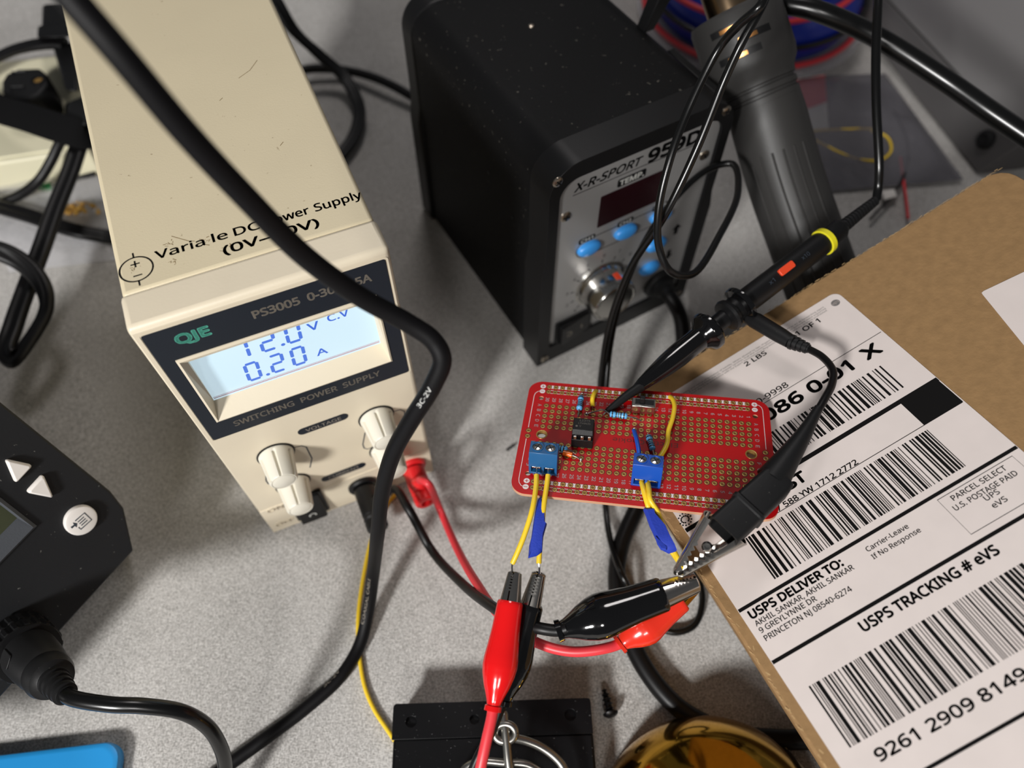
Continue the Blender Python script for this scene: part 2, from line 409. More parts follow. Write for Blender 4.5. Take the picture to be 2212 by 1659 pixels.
FRONT = Matrix(((1, 0, 0, 0), (0, 0, -1, 0), (0, 1, 0, 0), (0, 0, 0, 1)))

# ------------------------------------------------------------------ bench power supply
PSUM = T(-114.1, 131.97, 0, R(23.507)); PW, PH, PD = 82.0, 163.2, 216.0
ps = thing('power_supply', 'cream bench power supply with lit blue-white screen and four ivory knobs', 'power supply', PSUM)
bm = new(); b_span(bm, 0.7, 81.3, 14.0, PD, 1.0, 162.9); obj('casing', bm, 'cream_case', ps, bevel=1.6)
bm = new()
b_holed(bm, [[(0, 0), (PW, 0), (PW, PH), (0, PH)], [(7.2, 103.6), (74.4, 103.6), (74.4, 143.7), (7.2, 143.7)]], -14.7, 0, FRONT)
obj('front_bezel', bm, 'cream', ps, bevel=2.0, seg=4)
bm = new(); b_span(bm, 0.4, PW - 0.4, -0.35, 0.3, 0.2, 24.8); obj('lower_fascia', bm, 'cream', ps, bevel=0.2)
bm = new()
b_holed(bm, [rrect(2.5, 79.8, 92.6, 159.0, 0.8, 3), [(7.2, 103.6), (74.4, 103.6), (74.4, 143.7), (7.2, 143.7)]], -0.2, 0.25, FRONT)
dp = obj('display_panel', bm, 'panel_navy', ps)
bm = new(); b_line(bm, rrect(1.9, 80.4, 92.0, 159.6, 1.0, 3), 0.7, 0.15, FRONT, True); obj('panel_rim', bm, 'cream', ps)
bm = new()
b_text(bm, 'PS3005  0-30V / 5A', 35.0, 151.2, 39.0, 3.5, FRONT, z=0.32, bold=0.02)
flatobj('model_lettering', bm, 'print_grey', dp, label='grey model lettering above the screen'); bm = new()
b_text(bm, 'SWITCHING  POWER  SUPPLY', 12.0, 97.0, 56.5, 3.2, FRONT, z=0.32, bold=0.015)
flatobj('caption_lettering', bm, 'print_grey', dp, label='grey caption lettering below the screen')
bm = new(); b_text(bm, 'QJE', 10.8, 150.6, 10.2, 4.2, FRONT, z=0.32, bold=0.035); flatobj('brand_lettering', bm, 'print_teal', dp, label='teal maker lettering')
bm = new()                                                     # funnel-shaped window frame
outer = [(7.2, -0.6, 103.6), (74.4, -0.6, 103.6), (74.4, -0.6, 143.7), (7.2, -0.6, 143.7)]
lip = [(8.0, -0.9, 104.4), (73.8, -0.9, 104.4), (73.8, -0.9, 142.6), (8.0, -0.9, 142.6)]
mid = [(9.2, 5.0, 109.4), (72.4, 5.0, 109.4), (72.4, -0.2, 140.9), (10.2, -0.2, 140.9)]
inn = [(9.2, 5.6, 109.4), (72.4, 5.6, 109.4), (72.4, 5.6, 141.4), (9.2, 5.6, 141.4)]
b_rings(bm, [[V(p) for p in rg] for rg in ([(x, 0.6, z) for x, y, z in outer], outer, lip, mid, inn)], cap=False)
sur = obj('display_surround', bm, 'cream', ps, ang=25)
bm = new(); b_span(bm, 8.8, 73.0, 5.0, 7.0, 109.0, 141.2); scr = obj('screen', bm, 'lcd', ps, label='backlit blue-white screen')
bm = new()
SEG = {'0': 'abcdef', '1': 'bc', '2': 'abged', '5': 'afgcd'}
def seven(bm, ch, x, z, wd, h, t, Mx, zz):
    def P(u, v): return (x + u * wd + v * h * 0.08, z + v * h)
    g = 0.06
    q = {'a': ((0, 1), (1, 1)), 'd': ((0, 0), (1, 0)), 'g': ((0, .5), (1, .5)), 'f': ((0, .5), (0, 1)), 'b': ((1, .5), (1, 1)), 'e': ((0, 0), (0, .5)), 'c': ((1, 0), (1, .5))}
    for s in SEG[ch]:
        (u0, v0), (u1, v1) = q[s]; a = V(P(u0, v0)); b = V(P(u1, v1)); d = (b - a); a += d * 0.13; b -= d * 0.13
        dn = d.normalized(); nn = V((-dn.y, dn.x)) * t / 2; k = dn * t * 0.5
        b_poly(bm, [tuple(p) for p in (a - k * .6, a + nn, b + nn, b + k * .6, b - nn, a - nn)], zz, Mx)
FS = FRONT @ Matrix.Translation((0, 0, -4.93))
for ch, x in (('1', 23.2), ('2', 32.4), ('0', 41.4)): seven(bm, ch, x, 127.0, 4.4, 9.6, 1.25, FS, 0)
for ch, x in (('0', 23.6), ('2', 32.4), ('0', 40.2)): seven(bm, ch, x, 113.6, 4.2, 9.6, 1.25, FS, 0)
b_poly(bm, circle(39.4, 127.4, 0.75, 10), 0, FS); b_poly(bm, circle(30.3, 113.8, 0.75, 10), 0, FS)
b_text(bm, 'V', 49.2, 129.8, 4.0, 4.0, FS, z=0); b_text(bm, 'A', 48.9, 114.6, 4.0, 3.6, FS, z=0); b_text(bm, 'C.V', 56.6, 131.4, 7.6, 3.5, FS, z=0)
flatobj('screen_digits', bm, 'lcd_blue', scr, label='blue seven-segment readout of 12.0 V and 0.20 A')
bm = new(); b_quad(bm, 9.6, 72.0, 110.4, 110.8, 0, FS); b_quad(bm, 9.6, 72.0, 111.2, 111.4, 0, FS); flatobj('screen_edge_line', bm, 'lcd_red', scr)
for nm, s, x0, x1, zc in (('voltage_badge', 'VOLTAGE', 31.0, 51.8, 77.0), ('current_badge', 'CURRENT', 31.0, 51.6, 32.4)):
    bm = new(); b_prism(bm, rrect(x0, x1, zc - 2.2, zc + 2.2, 2.19, 8), 0, 0.2, FRONT); bd = obj(nm, bm, 'panel_navy', ps)
    bm = new(); b_text(bm, s, x0 + 3.2, zc - 1.1, x1 - x0 - 6.2, 2.2, FRONT, z=0.27, bold=0.0); flatobj('badge_lettering', bm, 'print_grey', bd)
for kx in (19.5, 62.4):
    bm = new()
    b_line(bm, [(kx + 7, 67.5), (kx + 10.5, 66.8), (kx + 12, 64.5), (kx + 12, 54), (kx + 9.5, 47)], 0.55, 0.05, FRONT)
    b_line(bm, [(kx - 6.4, 59), (kx - 9, 50), (kx - 9, 46.5), (kx - 7.8, 44.6), (kx - 3, 44.4)], 0.55, 0.05, FRONT)
    b_text(bm, 'COARSE', kx - 6, 55.2, 11, 1.9, FRONT, z=0.05, bold=0); b_text(bm, 'FINE', kx - 3, 26.6, 6, 1.9, FRONT, z=0.4, bold=0)
    flatobj('dial_marking', bm, 'print_navy', ps)
for i, (kx, kz, lab) in enumerate(((19.5, 67.6, 'left-hand voltage knob'), (19.5, 39.2, 'left-hand current knob'), (62.4, 68.2, 'right-hand voltage knob'), (62.4, 39.6, 'right-hand current knob'))):
    bm = new(); MK = FRONT @ Matrix.Translation((kx, kz, 0))
    N = 72
    def ring(r, z, flute):
        out = []
        for k in range(N):
            a = 2 * math.pi * k / N; d = 0.0
            if flute:
                for fa in range(6):
                    da = (a - (R(88) + fa * math.pi / 3) + math.pi) % (2 * math.pi) - math.pi
                    d = max(d, math.exp(-(da / 0.085) ** 4))
            out.append(MK @ V(((r - 0.95 * d) * math.cos(a), (r - 0.95 * d) * math.sin(a), z)))
        return out
    b_rings(bm, [ring(7.1, 0.3, 0), ring(7.1, 1.2, 0), ring(6.75, 2.0, 1), ring(5.7, 12.6, 1), ring(5.2, 13.4, 0), ring(4.8, 13.5, 0), ring(4.7, 13.2, 0)])
    k = obj('control_knob', bm, 'knob', ps, ang=40)
    bm = new(); b_lathe(bm, [(4.55, 12.6), (4.55, 13.5), (3.6, 13.95), (0.01, 14.15)], MK, 28); obj('knob_cap', bm, 'knob', k)
    bm = new(); b_lathe(bm, [(7.7, -0.1), (7.7, 0.45), (7.2, 0.5)], MK, 32); obj('knob_collar', bm, 'black_pl', k)
bm = new(); b_prism(bm, rrect(13.2, 28.6, 4.2, 26.2, 0.6, 2), 0, 1.6, FRONT); sw = obj('rocker_switch', bm, 'black_pl', ps, bevel=0.4)
bm = new(); b_rings(bm, [[FRONT @ V((x, z, d)) for x, z, d in rg] for rg in ([(14.6, 5.6, 1.4), (27.2, 5.6, 1.4), (27.2, 24.8, 1.4), (14.6, 24.8, 1.4)], [(14.8, 5.8, 5.0), (27.0, 5.8, 5.0), (27.0, 24.6, 2.2), (14.8, 24.6, 2.2)])])
rk = obj('rocker', bm, 'black_pl', sw, bevel=0.5)
bm = new(); b_line(bm, circle(20.9, 11.0, 1.5, 20), 0.55, 4.35, FRONT, True); flatobj('off_mark', bm, 'print_white', rk)
bm = new(); b_text(bm, 'ON', 3.6, 21.6, 7.2, 2.9, FRONT, z=0.6, bold=0.02); b_text(bm, 'OFF', 3.2, 5.4, 8.4, 2.9, FRONT, z=0.6, bold=0.02)
r_ = bmesh.ops.extrude_face_region(bm, geom=bm.faces[:]); [setattr(v, 'co', v.co + V((0, 0.5, 0))) for v in r_['geom'] if isinstance(v, bmesh.types.BMVert)]
obj('raised_lettering', bm, 'cream', ps)
for nm, x, m_ in (('negative_post', 46.9, 'black_pl'), ('positive_post', 71.6, 'plug_red')):
    bm = new(); b_lathe(bm, [(6.9, 0), (6.9, 1.6), (6.2, 2.4), (4.6, 2.4), (4.6, 1.0), (0.01, 1.0)], FRONT @ Matrix.Translation((x, 14.4, 0)), 36); obj(nm, bm, m_, ps, label='red positive binding post' if 'pos' in nm else 'black negative binding post')
bm = new(); TOP = Matrix.Translation((0, 0, 162.9))
b_text(bm, 'Varia', 13.0, 24.9, 15.4, 3.5, TOP, bold=0.012); b_text(bm, 'le', 31.0, 25.0, 4.8, 3.5, TOP, bold=0.012); b_text(bm, 'DC', 38.0, 24.9, 8.2, 3.5, TOP, bold=0.012)
b_text(bm, 'Power', 48.6, 25.0, 14.2, 3.5, TOP, bold=0.012); b_text(bm, 'Supply', 64.8, 25.0, 16.0, 3.5, TOP, bold=0.012); b_text(bm, '(0V\u201330V)', 33.2, 18.4, 31.0, 3.6, TOP, bold=0.02)
b_line(bm, circle(6.6, 23.4, 5.1, 40), 0.5, 0.06, TOP, True)
for p in ([(6.6, 28.4), (6.6, 30.6)], [(6.6, 18.4), (6.6, 16.2)], [(5.2, 25.6), (8.0, 25.6)], [(6.6, 24.2), (6.6, 27.0)], [(5.3, 20.6), (8.0, 20.6)]): b_line(bm, p, 0.5, 0.06, TOP)
flatobj('case_lettering', bm, 'print_black', ps, label='black lettering on the top of the case')
for cx0, cy0 in ((5.6, 23.0), (18.5, 29.6), (35, 20.5), (17, 21.5), (28.7, 27.0)):
    bm = new()
    for _ in range(7):
        cx = cx0 + random.gauss(0, 0.9); cy = cy0 + random.gauss(0, 1.0)
        a = random.uniform(0, 3.1); l = random.uniform(0.3, 1.5); b_line(bm, [(cx, cy), (cx + l * math.cos(a), cy + l * math.sin(a))], random.uniform(0.1, 0.3), 0.04, TOP)
    flatobj('scuff_mark', bm, 'stain', ps)
for p in ([(19.2, 33.0), (24.0, 28.6), (25.6, 27.9)], [(57, 104), (62, 107), (66, 112)], [(39, 64), (40, 66.5)], [(62, 61), (63.5, 62.5)], [(49, 95), (47.6, 93.8)]):
    bm = new(); b_line(bm, p, 0.22, 0.04, TOP); flatobj('scuff_mark', bm, 'stain', ps)

# ------------------------------------------------------------------ hot air rework station
STM = T(13.58, 226.41, 0, R(30.3)); SW, SH, SD = 98.8, 136.5, 139.0
st = thing('hot_air_station', 'black hot air rework station with brushed metal front panel and blue buttons', 'rework station', STM)
def frame_outline(g=0.0):
    right = [(SW - g, 0), (SW - g, 72), (SW - 1.8 - g, 82)]
    arc = [(SW - 1.8 - g - 15 + 15 * math.cos(R(a)), SH - g - 15 + 15 * math.sin(R(a))) for a in range(0, 91, 9)]
    pts = right + arc; return pts + [(SW - x, z) for x, z in reversed(pts)]
panel = rrect(7.2, 91.6, 13.0, 128.0, 9, 7, (9, 9, 1.2, 1.2))
bm = new(); b_holed(bm, [frame_outline(), panel], -15, 0, FRONT); fr = obj('front_frame', bm, 'station_frame', st, bevel=2.2, seg=4)
bm = new(); b_prism(bm, frame_outline(0), -SD, -SD + 14, FRONT); obj('rear_frame', bm, 'station_frame', st, bevel=2.2, seg=4)
body = [(SW - 2.2, 1.5)] + [(SW - 2.2 - 13 + 13 * math.cos(R(a)), SH - 1.0 - 13 + 13 * math.sin(R(a))) for a in range(0, 91, 9)]
bm = new(); b_prism(bm, body + [(SW - x, z) for x, z in reversed(body)], -SD + 10, -10, FRONT); obj('body_shell', bm, 'station_black', st)
bm = new(); b_prism(bm, rrect(6.8, 92, 12.6, 128.4, 9, 7, (9, 9, 1.2, 1.2)), -4, -1.6, FRONT); pn = obj('front_panel', bm, 'brushed', st, label='brushed metal front panel')
FPN = FRONT @ Matrix.Translation((0, 0, -1.6))
def screw_head(parent, Mx, r=2.4, m_='screwhead', name='screw'):
    bm = new(); b_lathe(bm, [(r, -0.2), (r, 0.3), (r * 0.75, 0.8), (0.01, 1.0)], Mx, 20); s = obj(name, bm, m_, parent)
    bm = new(); b_box(bm, (0, 0, 0.78), (r * 1.2, r * 0.3, 0.5), Mx); b_box(bm, (0, 0, 0.78), (r * 0.3, r * 1.2, 0.5), Mx); obj('screw_slot', bm, 'black_pl', s)
for x, z in ((5.4, 130.6), (90.8, 130.8), (4.6, 4.4), (94.0, 4.0)): screw_head(st, FRONT @ Matrix.Translation((x, z, 0)) @ Matrix.Rotation(x, 4, 'Z'))
for x, z in ((11.9, 106.4), (86.4, 107.2)): screw_head(pn, FPN @ Matrix.Translation((x, z, 0)) @ Matrix.Rotation(0.5 + x, 4, 'Z'), 2.7)
bm = new()
b_text(bm, 'X-R-SPORT', 15.2, 118.8, 34.6, 4.3, FPN, bold=0.02, shear=0.25); b_text(bm, '959D', 53.0, 117.8, 27.6, 6.6, FPN, bold=0.035)
b_line(bm, [(14.6, 117.2), (50.2, 117.2), (81.5, 116.2)], 0.4, 0.05, FPN)
flatobj('title_lettering', bm, 'print_black', pn, label='black printed title'); bm = new()
b_line(bm, rrect(19.6, 73.2, 73.8, 85.0, 5.5, 8), 0.45, 0.05, FPN, True)
for x0 in range(32, 60, 2): 
    if not 41 < x0 < 52: b_quad(bm, x0, x0 + 1.1, 84.8, 85.3, 0.06, FPN)
flatobj('button_outline', bm, 'print_black', pn)
for x, z, a in ((81, 62, 0), (80, 44, 180)):
    bm = new()
    b_poly(bm, [(x + (u * math.cos(R(a)) - v * math.sin(R(a))), z + (u * math.sin(R(a)) + v * math.cos(R(a)))) for u, v in ((0, 4), (3, 0.6), (1.2, 0.6), (1.2, -3.4), (-1.2, -3.4), (-1.2, 0.6), (-3, 0.6))], 0.05, FPN); flatobj('arrow_mark', bm, 'print_black', pn)
bm = new()
for k in range(11):
    a = R(225 - 27 * k); b_line(bm, [(36 + 15.4 * math.cos(a), 47.4 + 15.4 * math.sin(a)), (36 + 17.6 * math.cos(a), 47.4 + 17.6 * math.sin(a))], 0.6, 0.05, FPN)
    if k < 9: b_text(bm, str(k + 1), 36 + 20.4 * math.cos(a) , 46.5 + 20.2 * math.sin(a), 1.5, 2.2, FPN, bold=0)
flatobj('dial_scale', bm, 'print_black', pn)
for nm, s, x0, x1, z0, z1 in (('temperature_badge', 'TEMP.', 38.0, 53.0, 110.4, 115.0), ('channel_badge', 'CH1', 20.4, 29.4, 83.8, 87.0), ('channel_badge', 'CH2', 41.8, 50.8, 83.8, 87.0), ('channel_badge', 'CH3', 61.8, 70.8, 83.8, 87.0)):
    bm = new(); b_prism(bm, rrect(x0, x1, z0, z1, 1.0, 4), 0, 0.12, FPN); bd = obj(nm, bm, 'print_black', pn)
    bm = new(); b_text(bm, s, x0 + 1.2, z0 + (z1 - z0) * 0.2, x1 - x0 - 2.4, (z1 - z0) * 0.6, FPN, z=0.18, bold=0.03); flatobj('badge_lettering', bm, 'print_white', bd)
bm = new(); b_prism(bm, rrect(29.8, 63.2, 90.2, 109.2, 0.5, 2), -0.5, 0.25, FPN); obj('temperature_window', bm, 'led_dark', st, label='dark red unlit temperature window')
for x, z in ((26.2, 79.4), (46.8, 79.4), (67.2, 79.4), (68.6, 58.6), (67.8, 41.0)):
    bm = new(); b_lathe(bm, [(1, 0), (1, 1.2), (0.94, 2.0), (0.75, 2.6), (0.4, 2.95), (0.01, 3.0)], FPN @ Matrix.Translation((x, z, 0)), 32, sx=6.2, sy=4.2) if False else b_rings(bm, [[FPN @ V((x + 6.3 * r * math.cos(2 * math.pi * k / 32), z + 3.9 * r * math.sin(2 * math.pi * k / 32), h)) for k in range(32)] for r, h in ((1, 0), (1, 1.3), (0.94, 2.1), (0.75, 2.8), (0.4, 3.2), (0.02, 3.3))])
    obj('push_button', bm, 'btn_blue', st, ang=60, label='blue oval push button')
bm = new(); MK = FPN @ Matrix.Translation((36.0, 47.4, 0))
b_lathe(bm, [(14.4, 0), (14.4, 0.9), (13.2, 1.2), (12.6, 3.0), (12.4, 3.1), (12.4, 13.4), (11.8, 14.6), (11.0, 14.9), (10.6, 14.5), (0.01, 14.5)], MK, 64); kn = obj('air_knob', bm, 'chrome', st, label='polished metal air flow knob')
bm = new(); b_box(bm, (3.5, 11.95, 8.6), (2.6, 1.1, 4.0), MK); obj('knob_pointer', bm, 'orange_switch', kn)
bm = new(); b_prism(bm, rrect(10.8, 33.4, 12.2, 30.2, 0.8, 3), -1, 1.2, FPN); s2 = obj('rocker_switch', bm, 'black_pl', st, bevel=0.4)
bm = new(); b_rings(bm, [[FPN @ V(p) for p in rg] for rg in ([(12.6, 14, 1.0), (31.6, 14, 1.0), (31.6, 28.4, 1.0), (12.6, 28.4, 1.0)], [(12.8, 14.2, 4.2), (22, 14.2, 2.4), (31.4, 14.2, 1.6), (31.4, 28.2, 1.6)][:0] or [(12.8, 14.2, 4.4), (31.4, 14.2, 1.8), (31.4, 28.2, 1.8), (12.8, 28.2, 4.4)])]); rk = obj('rocker', bm, 'black_pl', s2, bevel=0.4)
bm = new(); MR = FPN @ Matrix.Translation((0, 0, 3.2)) @ Matrix.Rotation(R(8), 4, 'Y')
b_line(bm, circle(17.5, 21, 1.7, 20), 0.5, 0.75, FPN @ Matrix.Translation((0, 0, 3.15)), True); b_line(bm, [(26.2, 19.4), (26.2, 22.6)], 0.5, 2.75, FPN); flatobj('switch_marks', bm, 'print_grey', rk)
bm = new(); MS = FPN @ Matrix.Translation((77.4, 23.4, 0)); b_lathe(bm, [(9.6, 0), (9.6, 2.2), (8.4, 3.4), (6.4, 3.4), (6.4, 6.0), (4.6, 7.0), (4.4, 10.5), (0.01, 10.5)], MS, 36); obj('cable_gland', bm, 'black_rubber', st)
bm = new(); hx = SW                                                # wire cradle for the gun on the right side
b_span(bm, hx - 2, hx + 2.2, 14, 50, 84, 128)
obj('gun_cradle', bm, 'station_frame', st, bevel=0.6)
bm = new(); b_rings(bm, [[V((SW - 9, 60, 133)), V((SW - 3, 60, 133)), V((SW + 3, 57, 151)), V((SW - 5, 57, 152))], [V((SW - 9, 66, 133)), V((SW - 3, 66, 133)), V((SW + 3, 64, 151)), V((SW - 5, 64, 152))]]); obj('cradle_tab', bm, 'station_frame', st, bevel=0.5)
for y, z in ((36, 116), (52, 96), (30, 86)):
    bm = new(); b_cyl(bm, (1.9, y, z), (2.4, y, z), 0.8, 10); obj('side_rivet', bm, 'black_pl', st)
bm = new(); b_lathe(bm, [(1.5, 0), (1.3, 0.5), (0.01, 0.8)], Matrix.Translation((46, 88, SH - 1.0)), 14); obj('top_rivet', bm, 'screwhead', st)
# ------------------------------------------------------------------ red prototyping board
PCBM = Matrix(((0.98689, 0.15585, -0.04185, 14.37), (-0.14501, 0.97027, 0.1938, 153.23), (0.07081, -0.18519, 0.98015, 97.63), (0, 0, 0, 1)))
pcb = thing('circuit_board', 'red perforated prototyping board with soldered parts, resting against the cardboard box', 'circuit board', PCBM)
ROWS = dict(zip('pmABCDEFGHIJPM', (0, -2.54, -9.61, -12.15, -14.69, -17.23, -19.77, -27.5, -30.04, -32.58, -35.12, -37.66, -44.63, -47.17)))
BX0, BX1, BY0, BY1, BT = -7.6, 81.4, -50.0, 2.5, 1.6
holes = [circle(-2.4, -5.9, 1.0), circle(76.2, -5.7, 1.0), circle(-2.4, -41.4, 1.0), circle(76.2, -41.4, 1.0), circle(0.1, -23.6, 1.6), circle(73.8, -23.6, 1.6)]
loops = [rrect(BX0, BX1, BY0, BY1, 5.2, 8)] + holes
bm = new(); b_holed(bm, loops, -0.25, 0.0); bd = obj('board', bm, 'pcb_red', pcb)
bm = new(); b_holed(bm, loops, -BT, -0.251); obj('board_core', bm, 'fr4', pcb, label='tan fibre edge of the board')
bm = new(); bm2 = new(); bm3 = new()
pads = [(2.54 * i, ROWS[r]) for r in 'pmABCDEFGHIJPM' for i in range(30)] + [(-4.9, -22.3), (-4.9, -24.9), (78.7, -22.3), (78.7, -24.9)]
for x, y in pads:
    Mx = Matrix.Translation((x, y, 0))
    b_rings(bm, [[Mx @ V((r * math.cos(a), r * math.sin(a), z)) for a in [2 * math.pi * k / 16 for k in range(16)]] for r, z in ((0.88, 0.02), (0.86, 0.08), (0.66, 0.13), (0.46, 0.09), (0.36, 0.03))], cap=False)
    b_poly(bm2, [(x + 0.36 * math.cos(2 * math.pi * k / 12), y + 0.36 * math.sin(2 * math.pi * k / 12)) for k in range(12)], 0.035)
    b_rings(bm3, [[Mx @ V((r * math.cos(a), r * math.sin(a), 0.015)) for a in [2 * math.pi * k / 16 for k in range(16)]] for r in (1.08, 0.8)], cap=False)
for hx, hy in ((0.1, -23.6), (73.8, -23.6)):
    b_rings(bm, [[V((hx + r * math.cos(a), hy + r * math.sin(a), z)) for a in [2 * math.pi * k / 28 for k in range(28)]] for r, z in ((2.05, 0.02), (2.0, 0.08), (1.65, 0.08), (1.55, 0.0), (1.55, -1.62))], cap=False)
p1_ = obj('plated_hole', bm, 'gold', bd, ang=50, label='gold plated through-holes'); p1_['kind'] = 'stuff'
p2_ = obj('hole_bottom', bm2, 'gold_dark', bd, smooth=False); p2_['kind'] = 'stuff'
p3_ = obj('mask_ring', bm3, 'pad_edge', bd, smooth=False); p3_['kind'] = 'stuff'
bm = new()
for i in range(29):
    x = 2.54 * i
    for r in 'pP':
        y = ROWS[r]; b_poly(bm, [(x + .95, y + .35), (x + .72, y + .78), (x + 1.82, y + .78), (x + 1.59, y + .35), (x + 1.59, y - .35), (x + 1.82, y - .78), (x + .72, y - .78), (x + .95, y - .35)], 0.03)
    for r in 'mM':
        y = ROWS[r]
        for s in (1, -1): b_quad(bm, x + .65, x + 1.89, y + s * .72 - .1, y + s * .72 + .1, 0.03)
for i in range(30):
    n = str(30 - i)
    for y in (-6.5, -41.0): b_text(bm, n, 2.54 * i - 0.6, y + (0.9 if len(n) == 2 else 0.45), 1.85 if len(n) == 2 else None, 1.25, None, rot=-math.pi / 2, z=0.03, bold=0.015)
for ch in 'ABCDEFGHIJ':
    for x in (-2.5, 76.2): b_text(bm, ch, x - 0.65, ROWS[ch] + 0.5, 1.0, 1.35, None, rot=-math.pi / 2, z=0.03, bold=0.01)
for x, s in ((-2.4, -1), (76.2, 1)):
    for y0, y1 in ((0, -2.54), (-44.63, -47.17)):
        for y in (y0, y1):
            b_poly(bm, circle(x, y, 1.05, 22), 0.03)
    # rail guide line round the side
    xs = -5.2 if s < 0 else 79.0
    ya, yb = (-2.54, -20.9) if s < 0 else (0, -20.9)
    b_line(bm, [(x, ya), (x + s * 1.6, ya - 0.2), (xs - s * 0.3, ya - 1.2), (xs, ya - 2.6), (xs, yb)], 0.22, 0.03)
    b_line(bm, [(x, -47.17), (x + s * 1.6, -46.9), (xs - s * 0.3, -45.6), (xs, -44.2), (xs, -26.2)], 0.22, 0.03)
flatobj('silkscreen', bm, 'silk', bd, label='white printed rails, numbers and letters')
bm = new()
for x in (-2.4, 76.2):
    for y in (0, -44.63): b_quad(bm, x - .62, x + .62, y - .1, y + .1, 0.05); b_quad(bm, x - .1, x + .1, y - .62, y + .62, 0.05)
    for y in (-2.54, -47.17): b_quad(bm, x - .62, x + .62, y - .1, y + .1, 0.05)
flatobj('polarity_sign', bm, 'pcb_red', bd)
bm = new(); b_text(bm, 'ElectroCookie', 48.6, -21.9, 23.0, 1.9, None, rot=math.pi, z=0.03, bold=-0.012); flatobj('maker_lettering', bm, 'pad_edge', bd)

def terminal(x0, y0, rz, w_, m_, label):            # two-way screw terminal; y toward the wire entry is negative
    Mx = Matrix.Translation((x0, y0, 0)) @ Matrix.Rotation(rz, 4, 'Z')
    prof = [(0, 0), (-7.2, 0), (-7.2, 1.4), (-7.0, 5.2), (-4.6, 9.4), (-0.3, 9.4), (0, 8.6)]     # (y, z)
    bm = new()
    PM = Mx @ Matrix(((0, 0, 1, 0), (1, 0, 0, 0), (0, 1, 0, 0), (0, 0, 0, 1)))
    upper = [(0, 3.8), (-7.0, 3.8), (-6.9, 5.4), (-5.3, 9.4), (-0.3, 9.4), (0, 8.6)]
    b_prism(bm, upper, 0, w_, PM); b_prism(bm, [(0, 0), (-3.4, 0), (-3.4, 3.9), (0, 3.9)], 0.05, w_ - 0.05, PM)
    b_prism(bm, [(-3, 0), (-7.2, 0), (-7.2, 0.9), (-3, 0.9)], 0.05, w_ - 0.05, PM)
    for a, b in ((0, 0.9), (w_ / 2 - 0.45, w_ / 2 + 0.45), (w_ - 0.9, w_)): b_prism(bm, [(-3, 0.3), (-7.2, 0.3), (-7.0, 4.2), (-3, 4.2)], a, b, PM)
    t = obj('screw_terminal', bm, m_, pcb, bevel=0.15, seg=2, label=label)
    for k in (0.27, 0.73):
        cx, cy = w_ * k, -2.7
        bm = new(); b_lathe(bm, [(2.05, 9.35), (2.05, 9.75), (1.75, 9.75), (1.75, 9.45), (2.05, 9.35)], Mx @ Matrix.Translation((cx, cy, 0)), 28, cap=False); obj('screw_well', bm, m_, t)
        bm = new(); b_lathe(bm, [(1.75, 9.42), (1.7, 9.5), (1.2, 9.68), (0.01, 9.72)], Mx @ Matrix.Translation((cx, cy, 0)), 24); s = obj('terminal_screw', bm, 'tin', t)
        bm = new(); Ms = Mx @ Matrix.Translation((cx, cy, 9.72)) @ Matrix.Rotation(0.6 + k * 2, 4, 'Z'); b_box(bm, (0, 0, 0), (2.6, 0.34, 0.12), Ms); b_box(bm, (0, 0, 0), (0.34, 2.6, 0.12), Ms); obj('screw_slot', bm, 'black_pl', s)
        bm = new(); b_span(bm, cx - 1.5, cx + 1.5, -7.0, -3.2, 2.9, 3.7, Mx); obj('clamp_plate', bm, 'steel', t, bevel=0.15)
    return t
terminal(-2.1, -34.2, R(-0.3), 9.8, 'term_steelblue', 'steel blue two-way screw terminal')
terminal(33.2, -34.9, R(-2.2), 9.9, 'term_blue', 'royal blue two-way screw terminal')
bm = new()                                           # opto-isolator in a socket
b_rings(bm, [[V(p) for p in rg] for rg in ([(11.2, -28.0, 0), (18.8, -28.0, 0), (18.8, -19.2, 0), (11.2, -19.2, 0)], [(11.2, -28.0, 4.2), (18.8, -28.0, 4.2), (18.8, -19.2, 4.2), (11.2, -19.2, 4.2)])])
ic = obj('chip_socket', bm, 'ic', pcb, bevel=0.2, label='black six-pin chip socket')
bm = new()
b_rings(bm, [[V(p) for p in rg] for rg in ([(11.4, -27.0, 4.4), (18.6, -27.0, 4.4), (18.6, -20.4, 4.4), (11.4, -20.4, 4.4)], [(11.3, -27.3, 6.1), (18.7, -27.3, 6.1), (18.7, -20.2, 6.1), (11.3, -20.2, 6.1)], [(11.4, -26.2, 7.9), (18.6, -26.2, 7.9), (18.6, -21.0, 7.9), (11.4, -21.0, 7.9)])])
chip = obj('chip', bm, 'ic', ic, bevel=0.2, label='black six-pin chip')
bm = new()
for x in (12.46, 15.0, 17.54): b_box(bm, (x, -27.6, 5.0), (1.15, 0.5, 1.8)); 
pn_ = obj('chip_pin', bm, 'tin', ic, bevel=0.15)
bm = new(); b_text(bm, 'L2315', 13.6, -22.4, 3.6, 0.85, Matrix.Translation((0, 0, 7.9)), z=0.03, bold=0); b_text(bm, 'LTV4N35', 13.2, -23.7, 4.2, 0.8, Matrix.Translation((0, 0, 7.9)), z=0.03, bold=0); b_text(bm, 'Y', 13.6, -25.1, 0.7, 0.85, Matrix.Translation((0, 0, 7.9)), z=0.03, bold=0); b_poly(bm, circle(12.7, -24.7, 0.42, 14), 0.03, Matrix.Translation((0, 0, 7.9)))
flatobj('chip_lettering', bm, 'ic_print', chip) if False else flatobj('chip_lettering', bm, 'ic_print', ic)
